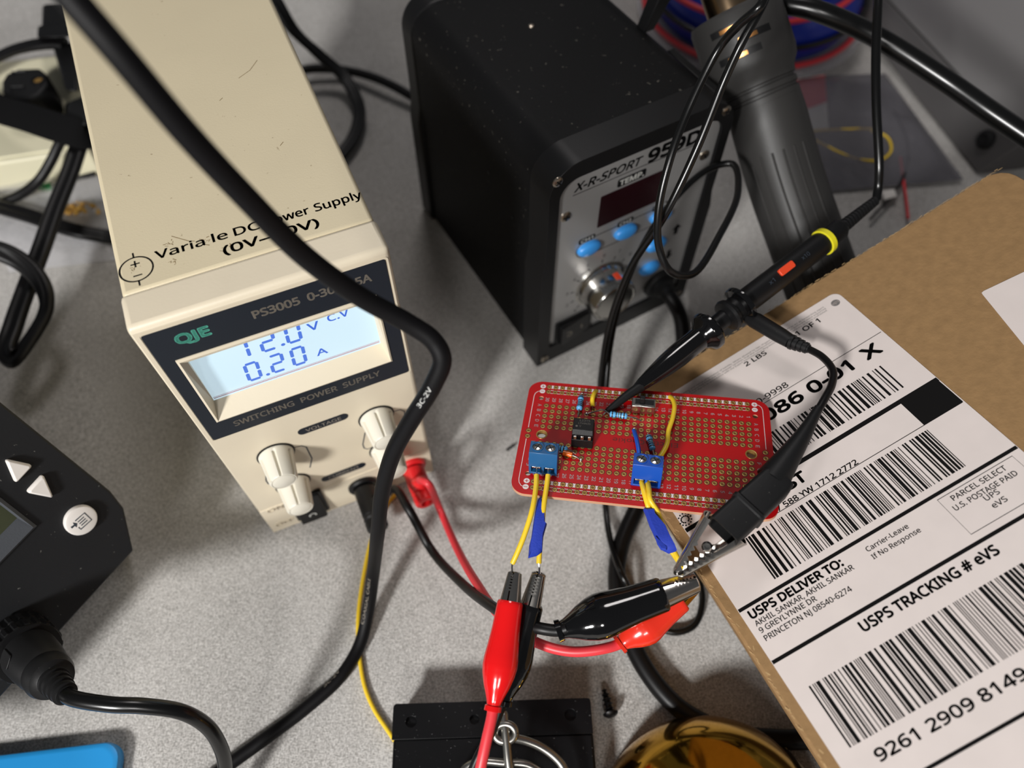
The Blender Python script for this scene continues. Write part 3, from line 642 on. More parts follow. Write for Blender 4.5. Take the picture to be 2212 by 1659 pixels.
def resistor(a, b, h, label, body='res_blue', bands=True, mid=0.5, bl=6.3, r=1.15, leads=None):
    a, b = V(a), V(b); d = (b - a).normalized(); c = a.lerp(b, mid) + V((0, 0, h))
    p0, p1 = c - d * bl / 2, c + d * bl / 2
    bm = new(); Mx = axisM(p0, d)
    if bands: prof = [(0.35, -0.1), (r * 0.85, 0.1), (r, 0.6), (r, 1.5), (r * .82, 2.1), (r * .82, bl - 2.1), (r, bl - 1.5), (r, bl - .6), (r * .85, bl - .1), (0.35, bl + .1)]
    else: prof = [(0.4, -0.1), (r, 0.1), (r, bl - 0.1), (0.4, bl + 0.1)]
    b_lathe(bm, prof, Mx, 20); o = obj('resistor' if bands else 'diode', bm, body, pcb, ang=60, label=label)
    if bands:
        for z, wd, rr in ((0.9, .45, r), (2.3, .4, r * .82), (3.15, .4, r * .82), (4.0, .4, r * .82), (bl - 1.15, .45, r)):
            bm = new(); b_lathe(bm, [(rr + .03, z - wd / 2), (rr + .03, z + wd / 2)], Mx, 20, cap=False); obj('colour_band', bm, 'band_brown' if abs(z - 3.15) < .01 and mid < .5 else 'band_black', o)
    bm = new()
    for q, e in ((p0, a), (p1, b)): b_tube(bm, spline(leads or [q, q + (e - q) * 0.5 + V((0, 0, 0.5)), e + V((0, 0, .3))], 6), 0.28, 8)
    obj('lead', bm, 'tin', o)
    return o
resistor((12.7, -2.6, 0), (12.4, -13.8, 0), 2.0, 'blue banded resistor above the chip', mid=0.53)
resistor((23.2, -12.6, 0), (35.4, -13.2, 0), 2.0, 'blue banded resistor beside the slide switch', mid=0.31)
bm = new(); b_tube(bm, spline([(15.24, -12.15, .2), (17.6, -12.0, 1.5), (21.4, -11.7, 2.8), (22.4, -12.1, 2.5), (24.0, -12.62, 2.0)], 6), 0.3, 8); obj('long_lead', bm, 'tin', pcb)
resistor((37.6, -18.9, 0), (40.6, -30.0, 0), 1.6, 'blue banded resistor above the royal blue terminal', mid=0.46)
resistor((4.6, -29.8, 0), (13.2, -31.2, 0), 1.6, 'blue banded resistor partly behind the steel blue terminal', mid=0.28)
resistor((6.4, -31.6, 0), (15.24, -33.6, 0), 1.6, 'small orange glass diode', 'diode_orange', False, 0.46, 3.4, 0.95)
def jumper(pts, r, m_, label):
    bm = new(); b_tube(bm, spline(pts, 8), r, 14); o = obj('jumper_wire', bm, m_, pcb, ang=60, label=label)
    bm = new()
    for e, f in ((pts[0], pts[1]), (pts[-1], pts[-2])):
        e, f = V(e), V(f); b_tube(bm, spline([e + (f - e).normalized() * .3, e + V((0, 0, -0.6)), V((e.x, e.y, 0)) + (e - f) * .1], 5), 0.3, 8)
    obj('bare_end', bm, 'tin', o)
    return o
jumper([(17.8, -0.9, 0.9), (17.3, -3.4, 2.2), (16.9, -6.6, 2.4), (17.2, -8.9, 1.2)], 0.85, 'wire_yellow', 'short yellow jumper wire')
jumper([(45.4, -0.6, 0.9), (46.2, -2.4, 2.0), (46.9, -6.4, 2.8), (46.4, -12.2, 2.8), (45.0, -18.6, 2.6), (44.6, -24.4, 2.4), (43.0, -28.6, 1.8), (40.8, -32.0, 1.0)], 0.85, 'wire_yellow', 'long yellow jumper wire')
jumper([(32.9, -18.6, 1.0), (33.8, -22.6, 2.0), (34.8, -27.6, 2.0), (35.6, -32.6, 1.2)], 0.8, 'wire_blue', 'blue jumper wire')
bm = new(); b_span(bm, 31.4, 40.0, -9.9, -5.6, 0.4, 4.6); ss = obj('slide_switch', bm, 'steel', pcb, bevel=0.35, label='small metal slide switch')
bm = new(); b_span(bm, 32.6, 39.4, -9.0, -6.4, 4.2, 4.75); obj('switch_slot', bm, 'black_pl', ss, bevel=0.1)
bm = new(); b_span(bm, 34.2, 36.0, -8.6, -6.8, 4.6, 7.2); obj('switch_slider', bm, 'black_pl', ss, bevel=0.2)
bm = new()
for x, y in ((12.7, -2.54), (15.24, -12.15), (32.9, -17.4), (15.24, -33.6), (40.64, -30.0)): b_lathe(bm, [(0.75, 0.05), (0.6, 0.5), (0.25, 0.95), (0.01, 1.0)], Matrix.Translation((x, y, 0)), 14)
obj('solder_joint', bm, 'tin', pcb)
FR['pcbw'] = PCBM

# ------------------------------------------------------------------ cardboard box with shipping label
BOXM = Matrix(((0.84525, -0.34543, -0.40772, 128.34), (0.41605, 0.90421, 0.09644, 190.25), (0.33535, -0.25115, 0.908, 109.53), (0, 0, 0, 1)))
box = thing('cardboard_box', 'brown cardboard box propped at a tilt with white shipping labels on top', 'box', BOXM)
bm = new()
bz = -68.0
b_rings(bm, [[V((x, y, z)) for x, y in rrect(-105.6, 83.0, -215, 10.2, 3.0, 4, (7, 3, 3, 3))] for z in (bz, -1.2)] + [[V((x, y, -0.05)) for x, y in rrect(-104.6, 82.0, -214, 9.2, 3.0, 4, (7, 3, 3, 3))]])
obj('carton', bm, 'kraft', box, ang=30)
bm = new()
for k in range(260):
    t = k / 259; x = -105.0 + 1.4 * random.random(); y = 9.4 - 222 * t
    b_line(bm, [(x - .35 + random.gauss(0, .2), y), (x + random.gauss(0, .2), y - 1.4)], random.uniform(.15, .4), 0.0 - random.random() * .4)
for k in range(220):
    x = -104 + 185 * k / 219; y = 9.7 + random.uniform(-.6, .3); b_line(bm, [(x, y), (x + 1.4, y + random.gauss(0, .2))], random.uniform(.1, .3), -random.random() * .4)
fz = flatobj('frayed_fibres', bm, 'kraft_edge', box, label='pale frayed fibres along the box edges'); fz['kind'] = 'stuff'
LB = Matrix.Translation((0, 0, 0.02))
bm = new(); b_prism(bm, rrect(-101.6, 0, -176, 0, 3.2, 6), 0, 0.14, LB); lb = obj('shipping_label', bm, 'paper', box, label='large printed white shipping label')
bm = new(); b_prism(bm, [(34.3, -35.6), (34.6, -34.8), (35.6, -34.6), (81, -40.5), (76, -120), (15.5, -112)], 0, 0.14, LB); obj('side_label', bm, 'paper', box, label='plain white label at the right-hand edge')
LT = Matrix.Translation((0, 0, 0.17))
bm = new()
def tx(s, x0, x1, y, cap, bold=0.02):
    bm = new(); b_text(bm, s, x0, y, x1 - x0, cap, LT, z=0.03, bold=bold); flatobj('printed_line', bm, 'ink', lb)
tx('1 OF 1', -23.4, -13.2, -8.6, 2.2); tx('2 LBS', -46.4, -37.0, -8.2, 2.0); tx('1710-9998', -59.6, -39.4, -26.0, 2.4, .01)
tx('NJ 086 0-01', -66.5, -17.6, -34.3, 4.9, .03); tx('X', -11.8, -5.6, -34.1, 5.0, .03)
tx('POST', -72.6, -56.8, -62.0, 4.0, .03); tx('1Z 647 588 YW 1712 2772', -80.0, -40.2, -66.6, 2.0, .015)
tx('PARCEL SELECT', -26.4, -7.5, -93.4, 1.75, .01); tx('U.S. POSTAGE PAID', -28.2, -6.4, -96.4, 1.75, .01); tx('UPS', -19.3, -14.5, -98.5, 1.75, .01); tx('eVS', -19.3, -14.5, -101.5, 1.75, .01)
tx('Carrier-Leave', -57.2, -42.4, -93.5, 1.6, .01); tx('If No Response', -57.3, -40.4, -96.4, 1.6, .01)
tx('USPS DELIVER TO:', -99.2, -65.7, -93.2, 2.7, .03); tx('AKHIL SANKAR, AKHIL SANKAR', -99.3, -63.8, -95.9, 1.75, .01)
tx('9 GREYLYNNE DR', -99.3, -79.0, -98.4, 1.75, .01); tx('PRINCETON NJ 08540-6274', -99.3, -68.5, -101.2, 1.75, .01)
tx('USPS TRACKING # eVS', -73.5, -27.6, -113.2, 3.1, .025); tx('9261 2909 8149 7752 86', -91.8, -21.0, -143.6, 3.1, .02)
bm = new()
for y, s in ((-3.6, 'SEE NOTICE ON REVERSE regarding UPS Terms, and notice of limitation of liability. Where allowed by law, shipper authorizes UPS to act as forwarding agent'), (-4.7, 'for export control and customs purposes. If exported from the US, shipper certifies that the commodities, technology or software were exported'), (-5.8, 'from the US in accordance with the Export Administration Regulations. Diversion contrary to law is prohibited.')):
    b_text(bm, s, -96 if y > -5 else -70, y, 88 if y > -5 else 62, 0.75, LT, z=0.03, bold=0)
flatobj('fine_print', bm, 'ink_grey', lb); bm = new()
for i in range(13):
    for (u, v) in ((0, 0), (0.9, 0.5)):
        if random.random() < .85: b_poly(bm, circle(-99.4 + 2.4 * math.cos(i * .48) * (.6 + .4 * u), -51.0 + 2.2 * math.sin(i * .48) * (.6 + v), .33, 8), 0.03, LT)
flatobj('dotted_mark', bm, 'ink', lb)
bm = new(); b_poly(bm, circle(-3.7, -4.6, 1.7, 20, 1.6), 0.03, LT); sh = flatobj('carrier_mark', bm, 'ink_grey', lb)
bm = new(); b_text(bm, 'ups', -5.1, -5.0, 2.8, 1.2, LT, z=0.06, bold=.02); flatobj('mark_lettering', bm, 'paper', lb)
bm = new()
for y, h in ((-54.1, 1.7), (-88.3, 1.2), (-107.0, 1.2), (-149.6, 1.0)): b_quad(bm, -101.4, -0.2, y - h, y, 0.03, LT); flatobj('label_rule', bm, 'ink', lb, label='thick black dividing rule'); bm = new()
b_quad(bm, -15.3, -0.4, -66.8, -54.1, 0.035, LT); flatobj('service_block', bm, 'ink', lb, label='solid black square'); bm = new()
for y in (-26.8, -66.9): b_quad(bm, -101.4, -0.6, y - .12, y + .12, 0.03, LT); flatobj('thin_rule', bm, 'ink', lb); bm = new()
b_line(bm, [(-30.0, -90.6), (-3.4, -90.6), (-3.4, -104.6), (-30.0, -104.6)], 0.22, 0.03, LT, True)
flatobj('postage_frame', bm, 'ink', lb)
def barcode(x0, x1, y0, y1, n, seed):
    rnd = random.Random(seed); wds = [rnd.choice((1, 1, 1, 2, 2, 3, 4)) for _ in range(n)]; tot = sum(wds); u = (x1 - x0) / tot
    bm = new(); x = x0
    for i, wd in enumerate(wds):
        if i % 2 == 0: b_quad(bm, x, x + wd * u * .92, y0, y1, 0.03, LT)
        x += wd * u
    flatobj('barcode', bm, 'ink', lb)
barcode(-66.0, -10.2, -51.0, -38.8, 79, 3); barcode(-86.0, -15.7, -85.9, -68.8, 121, 5); barcode(-96.4, -6.0, -137.2, -118.4, 151, 9)

# ------------------------------------------------------------------ yellow leads out of the terminals
def pw(x, y, z): return PCBM @ V((x, y, z))
def hookup(pts, label, bare_a, bare_b, grp):
    p = spline(pts, 10)
    t = thing('hookup_wire', label, 'wire', Matrix.Translation(p[-1]), grp)
    bm = new(); b_tube(bm, p, 0.9, 14); obj('insulation', bm, 'wire_yellow', t, world=True, ang=60)
    for q in (bare_a, bare_b):
        if q:
            bm = new(); b_tube(bm, spline(q, 6), 0.32, 10); obj('bare_end', bm, 'tin', t, world=True)
    return t
def tape(parent, poly, z, thick, name='tape_flag', dz=0.0):
    n = V((0.05, 0.15, 1)).normalized(); c = [at(x, y, z) for x, y in poly]
    ctr = sum(c, V()) / len(c)
    bm = new(); sh_ = [p.lerp(ctr, 0.16) for p in c]
    b_rings(bm, [[p - n * thick * .45 for p in sh_], [p - n * thick * .15 for p in c], [p + n * thick * .3 for p in c], [p + n * thick * .75 for p in sh_]])
    return obj(name, bm, 'tape_blue', parent, world=True, ang=50, sub=0)
zt = 109.0
wa = hookup([at(1159, 1026, zt), at(1158, 1050, zt + .5), at(1150, 1100, zt + 1), at(1133, 1155, zt - 2), at(1117, 1195, zt - 5), at(1107, 1217, zt - 7)], 'left one of the two yellow wires from the steel blue terminal, without tape', [pw(0.6, -37.6, 3.0), pw(0.6, -39.5, 2.8), at(1159, 1027, zt)], [at(1107, 1215, zt - 7), at(1106, 1228, zt - 7), at(1108, 1246, zt - 8)], None)
wb = hookup([at(1184, 1026, zt), at(1181, 1050, zt), at(1175, 1090, zt), at(1170, 1140, zt - 2), at(1166, 1185, zt - 5), at(1164, 1217, zt - 7)], 'yellow wire from the steel blue terminal wrapped in a flag of blue tape', [pw(5.1, -37.6, 3.0), pw(4.6, -39.5, 2.8), at(1184, 1027, zt)], [at(1164, 1215, zt - 7), at(1165, 1228, zt - 8), at(1165, 1246, zt - 8)], None)
tape(wb, [(1168, 1074), (1173, 1098), (1177, 1108), (1177, 1130), (1181, 1134), (1173, 1162), (1171, 1192), (1160, 1200), (1141, 1205), (1143, 1180), (1147, 1165), (1152, 1130), (1157, 1100), (1161, 1082)], zt - 1.5, 2.4)
tape(wb, [(1166, 1166), (1155, 1170), (1148, 1176), (1142, 1203), (1147, 1192), (1156, 1182), (1168, 1178)], zt - 0.6, 1.0, 'tape_fold')
wc = hookup([at(1386, 1041, 109.5), at(1391, 1062, 110.5), at(1399, 1090, 110), at(1412, 1130, 106), at(1432, 1165, 101), at(1450, 1190, 100), at(1482, 1236, 99)], 'yellow wire from the royal blue terminal wrapped in blue tape', [pw(35.8, -37.6, 3.0), pw(35.6, -39.6, 2.8), at(1387, 1042, 109.5)], None, None)
tape(wc, [(1390, 1101), (1408, 1099), (1410, 1110), (1426, 1128), (1437, 1141), (1446, 1162), (1461, 1190), (1445, 1195), (1428, 1186), (1416, 1163), (1403, 1135), (1395, 1112)], 109.0, 2.8)
tape(wc, [(1415, 1160), (1426, 1170), (1441, 1184), (1439, 1190), (1428, 1188), (1420, 1176)], 110.4, 1.0, 'tape_fold')
wd_ = hookup([at(1399, 1041, 109.8), at(1402, 1060, 111.5), at(1404, 1078, 111.8), at(1420, 1105, 109.5), at(1435, 1140, 105), at(1450, 1178, 101), at(1474, 1226, 100)], 'yellow wire from the royal blue terminal with no tape', [pw(40.4, -37.6, 3.0), pw(40.0, -39.6, 2.8), at(1399, 1042, 109.8)], None, None)

# ------------------------------------------------------------------ crocodile clips
def jaw(bm, Mx, L, w0, w1, h0, h1, side, teeth):
    # half channel: x across split, y width, z along (tip at z=0 -> L)
    n = 22; rings = []
    for i in range(n + 1):
        t = i / n; z = L * t
        tip = min(1, math.sqrt(max(0, 1 - (1 - min(1, t / 0.10)) ** 2)) + 0.25)
        wv = (w0 + (w1 - w0) * t) * (0.55 + 0.45 * tip); hv = (h0 + (h1 - h0) * t) * (0.5 + 0.5 * tip)
        e = (0.85 if i % 2 else -0.25) if t < 0.62 and i > 1 else 0.1
        ring = []
        for k in range(9):
            a = math.pi * k / 8; y = wv * math.cos(a); x = hv * math.sin(a) ** 0.7
            if k in (0, 8): x = -e
            ring.append(V((side * (x + 0.35), y, z)))
        rings.append(ring)
    outer = [[Mx @ p for p in r] for r in rings]
    inner = [[Mx @ V((p.x - side * (0.45 if 0 < k < 8 else 0), p.y * 0.86, p.z)) for k, p in enumerate(r)] for r in rings]
    vo = [[bm.verts.new(p) for p in r] for r in outer]; vi = [[bm.verts.new(p) for p in r] for r in inner]
    for i in range(n):
        for k in range(8):
            bm.faces.new((vo[i][k], vo[i][k + 1], vo[i + 1][k + 1], vo[i + 1][k])); bm.faces.new((vi[i][k], vi[i + 1][k], vi[i + 1][k + 1], vi[i][k + 1]))
        for k in (0, 8): bm.faces.new((vo[i][k], vo[i + 1][k], vi[i + 1][k], vi[i][k]))
    for k in range(8): bm.faces.new((vo[0][k], vi[0][k], vi[0][k + 1], vo[0][k + 1])); bm.faces.new((vo[n][k], vo[n][k + 1], vi[n][k + 1], vi[n][k]))
BOOT = [(0, .118), (.02, .128), (.12, .132), (.28, .140), (.42, .154), (.53, .168), (.60, .170), (.68, .158), (.78, .128), (.86, .094), (.92, .072), (.95, .066), (.955, .08), (1.0, .084)]
def clip(t, tip, tail, split, boot_m, jaw_m='steel', jl=0.24, squash=0.82, kk=1.0, label=None):
    tip, tail = V(tip), V(tail); ax = tail - tip; Lt = ax.length; d = ax.normalized()
    Mx = axisM(tip, d, split)
    for side in (1, -1):
        bm = new(); jaw(bm, Mx, Lt * (jl + .015), Lt * .052 * kk, Lt * .070 * kk, Lt * .044 * kk, Lt * .072 * kk, side, 1); obj('jaw', bm, jaw_m, t, world=True, ang=50)
    B0 = Lt * jl; LB_ = Lt - B0; bm = new(); rings = []
    Mb = axisM(tip + d * B0, d, split)
    prof = []
    for a, b in zip(BOOT, BOOT[1:]):
        for k in range(3): prof.append((a[0] + (b[0] - a[0]) * k / 3, a[1] + (b[1] - a[1]) * k / 3))
    prof.append(BOOT[-1])
    def ring(z, r): return [Mb @ V((LB_ * r * kk * math.cos(a), LB_ * r * kk * squash * math.sin(a), z * LB_)) for a in [2 * math.pi * k / 28 for k in range(28)]]
    b_rings(bm, [ring(0.06, .100)] + [ring(0, .104)] + [ring(z, r) for z, r in prof])
    obj('boot', bm, boot_m, t, world=True, ang=60, label=label)
def lead(pts, r, m_, t, n=10):
    bm = new(); b_tube(bm, spline(pts, n), r, 16); return obj('wire', bm, m_, t, world=True, ang=60)
PSUW = lambda x, y, z: PSUM @ V((x, y, z))
def banana(t, x, z, L, m_, rr, exit_pt):
    bm = new(); Mx = PSUM @ FRONT @ Matrix.Translation((x, z, 0))
    b_lathe(bm, [(rr * .62, 0.8), (rr * .72, 3), (rr, 3.4), (rr, L - 9), (rr * 1.02, L - 8.6), (rr * .94, L - 7.4), (rr * 1.02, L - 6.4), (rr * .94, L - 5.2), (rr * 1.02, L - 4.2), (rr, L - .8), (rr * .85, L), (rr * .5, L), (rr * .5, L - 4), (.01, L - 4)], Mx, 28)
    o = obj('banana_plug', bm, m_, t, world=True)
    bm = new(); p0 = Mx @ V((0, 0, L * .52)); e = V(exit_pt); d = (e - p0).normalized()
    b_lathe(bm, [(rr * .82, 0), (rr * .74, rr * 1.2), (rr * .5, rr * 1.7), (rr * .42, rr * 1.9)], axisM(p0, d), 22); obj('cable_boss', bm, m_, o, world=True)
    return p0, d
up_ = V((0, 0, 1))
# black and red leads from the supply to the right-hand clips
t = thing('clip_lead', 'black test lead from the power supply ending in the glossy black clip by the box', 'test lead', Matrix.Translation(at(820, 1100, 0)))
e0 = atd(850, 1056, 352)
p0, d0 = banana(t, 46.9, 14.4, 25, 'black_pl', 5.0, e0)
wp = [p0 + d0 * 5, e0, atd(880, 1095, 342), at(930, 1185, 14), at(1000, 1262, 40), at(1060, 1308, 70), at(1120, 1345, 88), at(1165, 1357, 93), at(1206, 1362, 94), at(1225, 1357, 95)]
lead(wp, 2.0, 'cable_black', t)
clip(t, at(1508, 1257, 101), at(1203, 1364, 93), (at(1400, 1340, 99) - at(1380, 1260, 99)) * .9 + up_ * 4, 'black_gloss', squash=.9, kk=1.22, label='glossy black rubber boot')
t = thing('clip_lead', 'red test lead from the power supply ending in the orange-red clip by the box', 'test lead', Matrix.Translation(at(905, 1080, 0)))
e0 = atd(909, 1036, 345)
p0, d0 = banana(t, 71.6, 14.4, 21.5, 'plug_red', 5.2, e0)
wp = [p0 + d0 * 5, e0, atd(925, 1045, 340), at(950, 1100, 10), at(985, 1180, 22), at(1030, 1260, 50), at(1090, 1340, 74), at(1160, 1388, 78), at(1230, 1407, 80), at(1300, 1402, 82), at(1345, 1388, 82), at(1362, 1376, 83)]
lead(wp, 1.75, 'wire_red', t)
clip(t, at(1502, 1264, 91), at(1337, 1394, 82), (at(1440, 1360, 88) - at(1400, 1310, 88)), 'vinyl_orange', 'brass', jl=.2, squash=.8, kk=1.5, label='orange-red rubber boot')
# second pair hanging below the board
t = thing('clip_lead', 'red clip lead gripping the left yellow wire and running down to the mounting plate', 'test lead', Matrix.Translation(at(1045, 1640, 0)))
lead([at(1066, 1515, 90), at(1063, 1545, 89), at(1052, 1595, 87), at(1040, 1650, 84), at(1026, 1720, 78), at(1015, 1800, 66), at(1020, 1900, 40), at(1040, 1960, 18)], 1.75, 'wire_red', t)
clip(t, at(1113, 1235, 101), at(1064, 1536, 90), V((1, 0.1, 0.35)), 'vinyl_red', jl=.22, squash=.85, label='glossy red rubber boot')
t = thing('clip_lead', 'black clip lead gripping the taped yellow wire, half hidden behind the red clip', 'test lead', Matrix.Translation(at(1030, 1650, 0)))
lead([at(1094, 1500, 79), at(1078, 1540, 77), at(1060, 1585, 74), at(1030, 1640, 70), at(1010, 1700, 64), at(1000, 1790, 54), at(1000, 1890, 34), at(1015, 1950, 17)], 1.5, 'cable_black', t)
clip(t, at(1165, 1237, 100), at(1088, 1520, 78), V((1, 0.15, 0.35)), 'black_gloss', jl=.24, squash=.85, label='glossy black rubber boot')

# ------------------------------------------------------------------ oscilloscope probe
t = thing('oscilloscope_probe', 'black oscilloscope probe with yellow ring lying on the box, hooked onto the red board', 'probe', Matrix.Translation(at(1590, 660, 100)))
tipP = at(1307, 893, 101.5); bend = at(1392, 830, 104)
ring_c = at(1780, 522, 112); f1 = at(1529, 716, 107); f2 = at(1588, 669, 109); rear = at(1893, 432, 114)
ax = (f2 - f1).normalized()
def seg_lathe(name, a, b, prof, m_, label=None, sg=28):      # prof: (radius, fraction 0..1)
    a, b = V(a), V(b); L = (b - a).length; bm = new(); b_lathe(bm, [(r, f * L) for r, f in prof], axisM(a, b - a), sg); return obj(name, bm, m_, t, world=True, label=label)
seg_lathe('hook_sleeve', at(1372, 842, 103.2), f1, [(1.6, 0), (2.4, .08), (3.4, .25), (4.2, .42), (4.6, .58), (4.6, 1)], 'black_gloss')
bm = new(); b_tube(bm, spline([at(1385, 834, 103.6), at(1350, 858, 103), at(1312, 889, 101.8)], 8), lambda s: 2.0 - 0.75 * s, 16); obj('hook_tip', bm, 'black_rubber', t, world=True, ang=60)
bm = new(); b_tube(bm, spline([at(1312, 889, 102), at(1306, 893, 101.6), at(1303, 897, 101), at(1309, 899, 100.6)], 6), 0.32, 8); obj('hook', bm, 'tin', t, world=True)
seg_lathe('flange', f1 - ax * 2.4, f1 + ax * 2.4, [(4.6, -.6), (5.6, -.2), (7.4, .1), (7.9, .3), (7.9, .7), (7.2, .9), (4.2, 1)], 'black_gloss')
seg_lathe('neck', f1, f2, [(3.6, 0), (3.6, 1)], 'black_pl')
seg_lathe('ground_collar', f1.lerp(f2, .62), f2 + ax * 1.0, [(4.4, 0), (6.2, .12), (6.6, .3), (6.2, .5), (5.2, .6), (5.2, 1)], 'black_pl')
seg_lathe('flange', f2 + ax * 1.0, f2 + ax * 4.4, [(5.2, 0), (7.6, .15), (8.0, .4), (8.0, .75), (6.2, 1)], 'black_gloss')
bodyA = f2 + ax * 4
seg_lathe('probe_body', bodyA, ring_c, [(5.0, 0), (5.0, .9), (4.8, 1)], 'black_pl')
rd = (rear - ring_c).normalized()
seg_lathe('colour_ring', ring_c - rd * 1.4, ring_c + rd * 1.4, [(4.6, 0), (5.6, .1), (5.6, .9), (4.6, 1)], 'yellow_ring', 'yellow marker ring')
seg_lathe('rear_body', ring_c, ring_c.lerp(rear, .35), [(4.6, 0), (4.4, .8), (3.0, 1)], 'black_pl')
bm = new(); q0 = ring_c.lerp(rear, .3); prof = []
for k in range(13): prof += [(2.9 - .07 * k, k / 13), (2.9 - .07 * k, (k + .55) / 13), (2.2 - .05 * k, (k + .6) / 13), (2.2 - .05 * k, (k + .95) / 13)]
L_ = (rear - q0).length; b_lathe(bm, [(r, f * L_) for r, f in prof], axisM(q0, rear - q0), 20); obj('strain_relief', bm, 'black_rubber', t, world=True)
cN = (CAMP - bodyA).normalized(); mid = bodyA.lerp(ring_c, .45); ad = (ring_c - bodyA).normalized(); cN = (cN - ad * cN.dot(ad)).normalized()
bm = new(); MSW = axisM(mid + cN * 4.6 + ad.cross(cN) * -0.6, cN, ad); b_prism(bm, rrect(-3.6, 4.4, -1.5, 1.5, .8, 3), -1.0, 1.3, MSW); obj('slider', bm, 'orange_switch', t, world=True, bevel=.3, label='orange-red attenuation slider')
bm = new(); MT = axisM(mid + cN * 5.03, cN, ad); b_text(bm, 'x10', 9, -.8, 4.4, 1.6, MT, bold=0); b_text(bm, 'x1', -10, -.8, 3.0, 1.6, MT, bold=0); flatobj('range_lettering', bm, 'print_navy', t, world=True)
bm = new(); b_tube(bm, spline([rear, at(1897, 405, 117), at(1899, 360, 124), at(1893, 230, 140), at(1892, 120, 152), at(1897, 0, 164), at(1900, -90, 170)], 10), 1.85, 14); obj('probe_cable', bm, 'cable_shiny', t, world=True, ang=60)
# ground lead
gl = thing('ground_lead', 'black ground lead of the probe with a large crocodile clip lying over the red board', 'ground lead', Matrix.Translation(at(1790, 800, 110)))
t = gl
g0, g1 = at(1618, 684, 107.5), at(1708, 738, 113)
bm = new(); d = (g1 - g0).normalized(); b_lathe(bm, [(3.0, 0), (3.6, 3), (3.4, (g1 - g0).length * .75), (3.0, (g1 - g0).length)], axisM(g0, d, up_), 4 * 6, sx=.75); obj('socket_tab', bm, 'black_rubber', gl, world=True)
g2 = at(1748, 754, 115); bm = new(); prof = []; LL = (g2 - g1).length
for k in range(4): prof += [(2.9 - .25 * k, k / 4 * LL), (2.9 - .25 * k, (k + .6) / 4 * LL), (2.0 - .1 * k, (k + .65) / 4 * LL), (2.0 - .1 * k, (k + .95) / 4 * LL)]
b_lathe(bm, prof, axisM(g1, g2 - g1), 20); obj('strain_relief', bm, 'black_rubber', gl, world=True)
c0, c1 = at(1762, 892, 126), at(1668, 1040, 122)
bm = new(); b_tube(bm, spline([g2 - (g2 - g1) * .1, at(1775, 770, 118), at(1799, 800, 122), at(1797, 830, 124), at(1781, 862, 126), at(1752, 912, 126)], 10), 1.35, 14); obj('wire', bm, 'cable_black', gl, world=True, ang=60)
bm = new(); b_tube(bm, spline([at(1768, 882, 126), at(1735, 940, 125.5), at(1700, 992, 124), at(1668, 1038, 122)], 8), lambda s: 1.5 + 3.9 * s ** 1.1, 24); obj('boot_tail', bm, 'black_rubber', gl, world=True, ang=60)
ba, bb = at(1672, 1046, 122), at(1561, 1150, 119); ax2 = (bb - ba).normalized(); MB_ = axisM(ba, ax2, (up_ - ax2 * up_.dot(ax2)))
LB2 = (bb - ba).length
def rect_ring(z, hx, hy, r=1.6): return [MB_ @ V((x, y, z)) for x, y in rrect(-hx, hx, -hy, hy, r, 4)]
bm = new(); b_rings(bm, [rect_ring(-3.0, 4.2, 4.6), rect_ring(0, 4.8, 5.3), rect_ring(LB2 * .5, 4.9, 5.5), rect_ring(LB2 * .52, 5.4, 6.0), rect_ring(LB2 * .56, 5.4, 6.0), rect_ring(LB2 * .58, 4.9, 5.5), rect_ring(LB2, 4.9, 5.6), rect_ring(LB2 + .01, 4.0, 4.8), rect_ring(LB2 - 4, 4.0, 4.8)]); obj('boot', bm, 'black_rubber', gl, world=True, label='black rubber boot')
tipG = at(1462, 1240, 104)
for side, pe, w0, w1 in ((1, at(1537, 1116, 124), 1.6, 2.6), (-1, at(1592, 1150, 119), 1.6, 3.6)):
    axg = (pe - tipG).normalized(); Lg = (pe - tipG).length; MG = axisM(tipG, axg, at(1480, 1180, 112) - at(1540, 1215, 110))
    bm = new(); jaw(bm, MG, Lg, w0, w1, 1.5, 2.4 if side > 0 else 4.4, side, 1); obj('jaw', bm, 'steel', gl, world=True, ang=50)
rvp = at(1527, 1181, 113); bm = new(); b_lathe(bm, [(1.7, 0), (1.7, 2.6), (1.2, 3.2), (.8, 3.2), (.8, 2.4), (.01, 2.4)], axisM(rvp, CAMP - rvp), 22); obj('rivet', bm, 'steel', gl, world=True)
# ------------------------------------------------------------------ hot air gun in the cradle
def gl_(y, z): return STM @ V((124.5, y, z))
t = thing('hot_air_gun', 'charcoal hot air gun with ribbed handle and bare metal nozzle, beside the rework station', 'hot air gun', Matrix.Translation(gl_(-64, 53)))
axT, axB = gl_(36.4, 138.7), gl_(-68, 50)
path = spline([gl_(-82, 37), gl_(-64, 53.4), gl_(-19.1, 89), gl_(10.3, 117)], 12)
bm = new(); b_tube(bm, path, lambda s: 18.2 - 1.0 * s if s < .93 else 17.2 - (s - .93) * 10, 40); obj('handle', bm, 'gun', t, world=True, ang=50)
hd = (axT - gl_(10.3, 117)).normalized(); h0 = gl_(10.3, 117)
bm = new(); b_lathe(bm, [(15.4, -3), (16.6, -2.4), (16.6, 0), (15.8, .4), (15.8, 1.6), (16.8, 2), (16.8, 4.2), (16.0, 4.6), (16.0, 5.6), (17.0, 6), (17.4, 9), (19.8, 13), (20.6, 17), (20.6, 38), (19.8, 40), (14, 40.4), (12.2, 40.4), (12.2, 36)], axisM(h0, hd), 44); obj('vent_head', bm, 'gun', t, world=True)
bm = new(); b_lathe(bm, [(11.6, 36), (11.4, 62), (11.0, 64), (9.4, 66), (9.4, 80)], axisM(h0, hd), 40); obj('nozzle', bm, 'nozzle', t, world=True, label='heat-tinted metal nozzle')
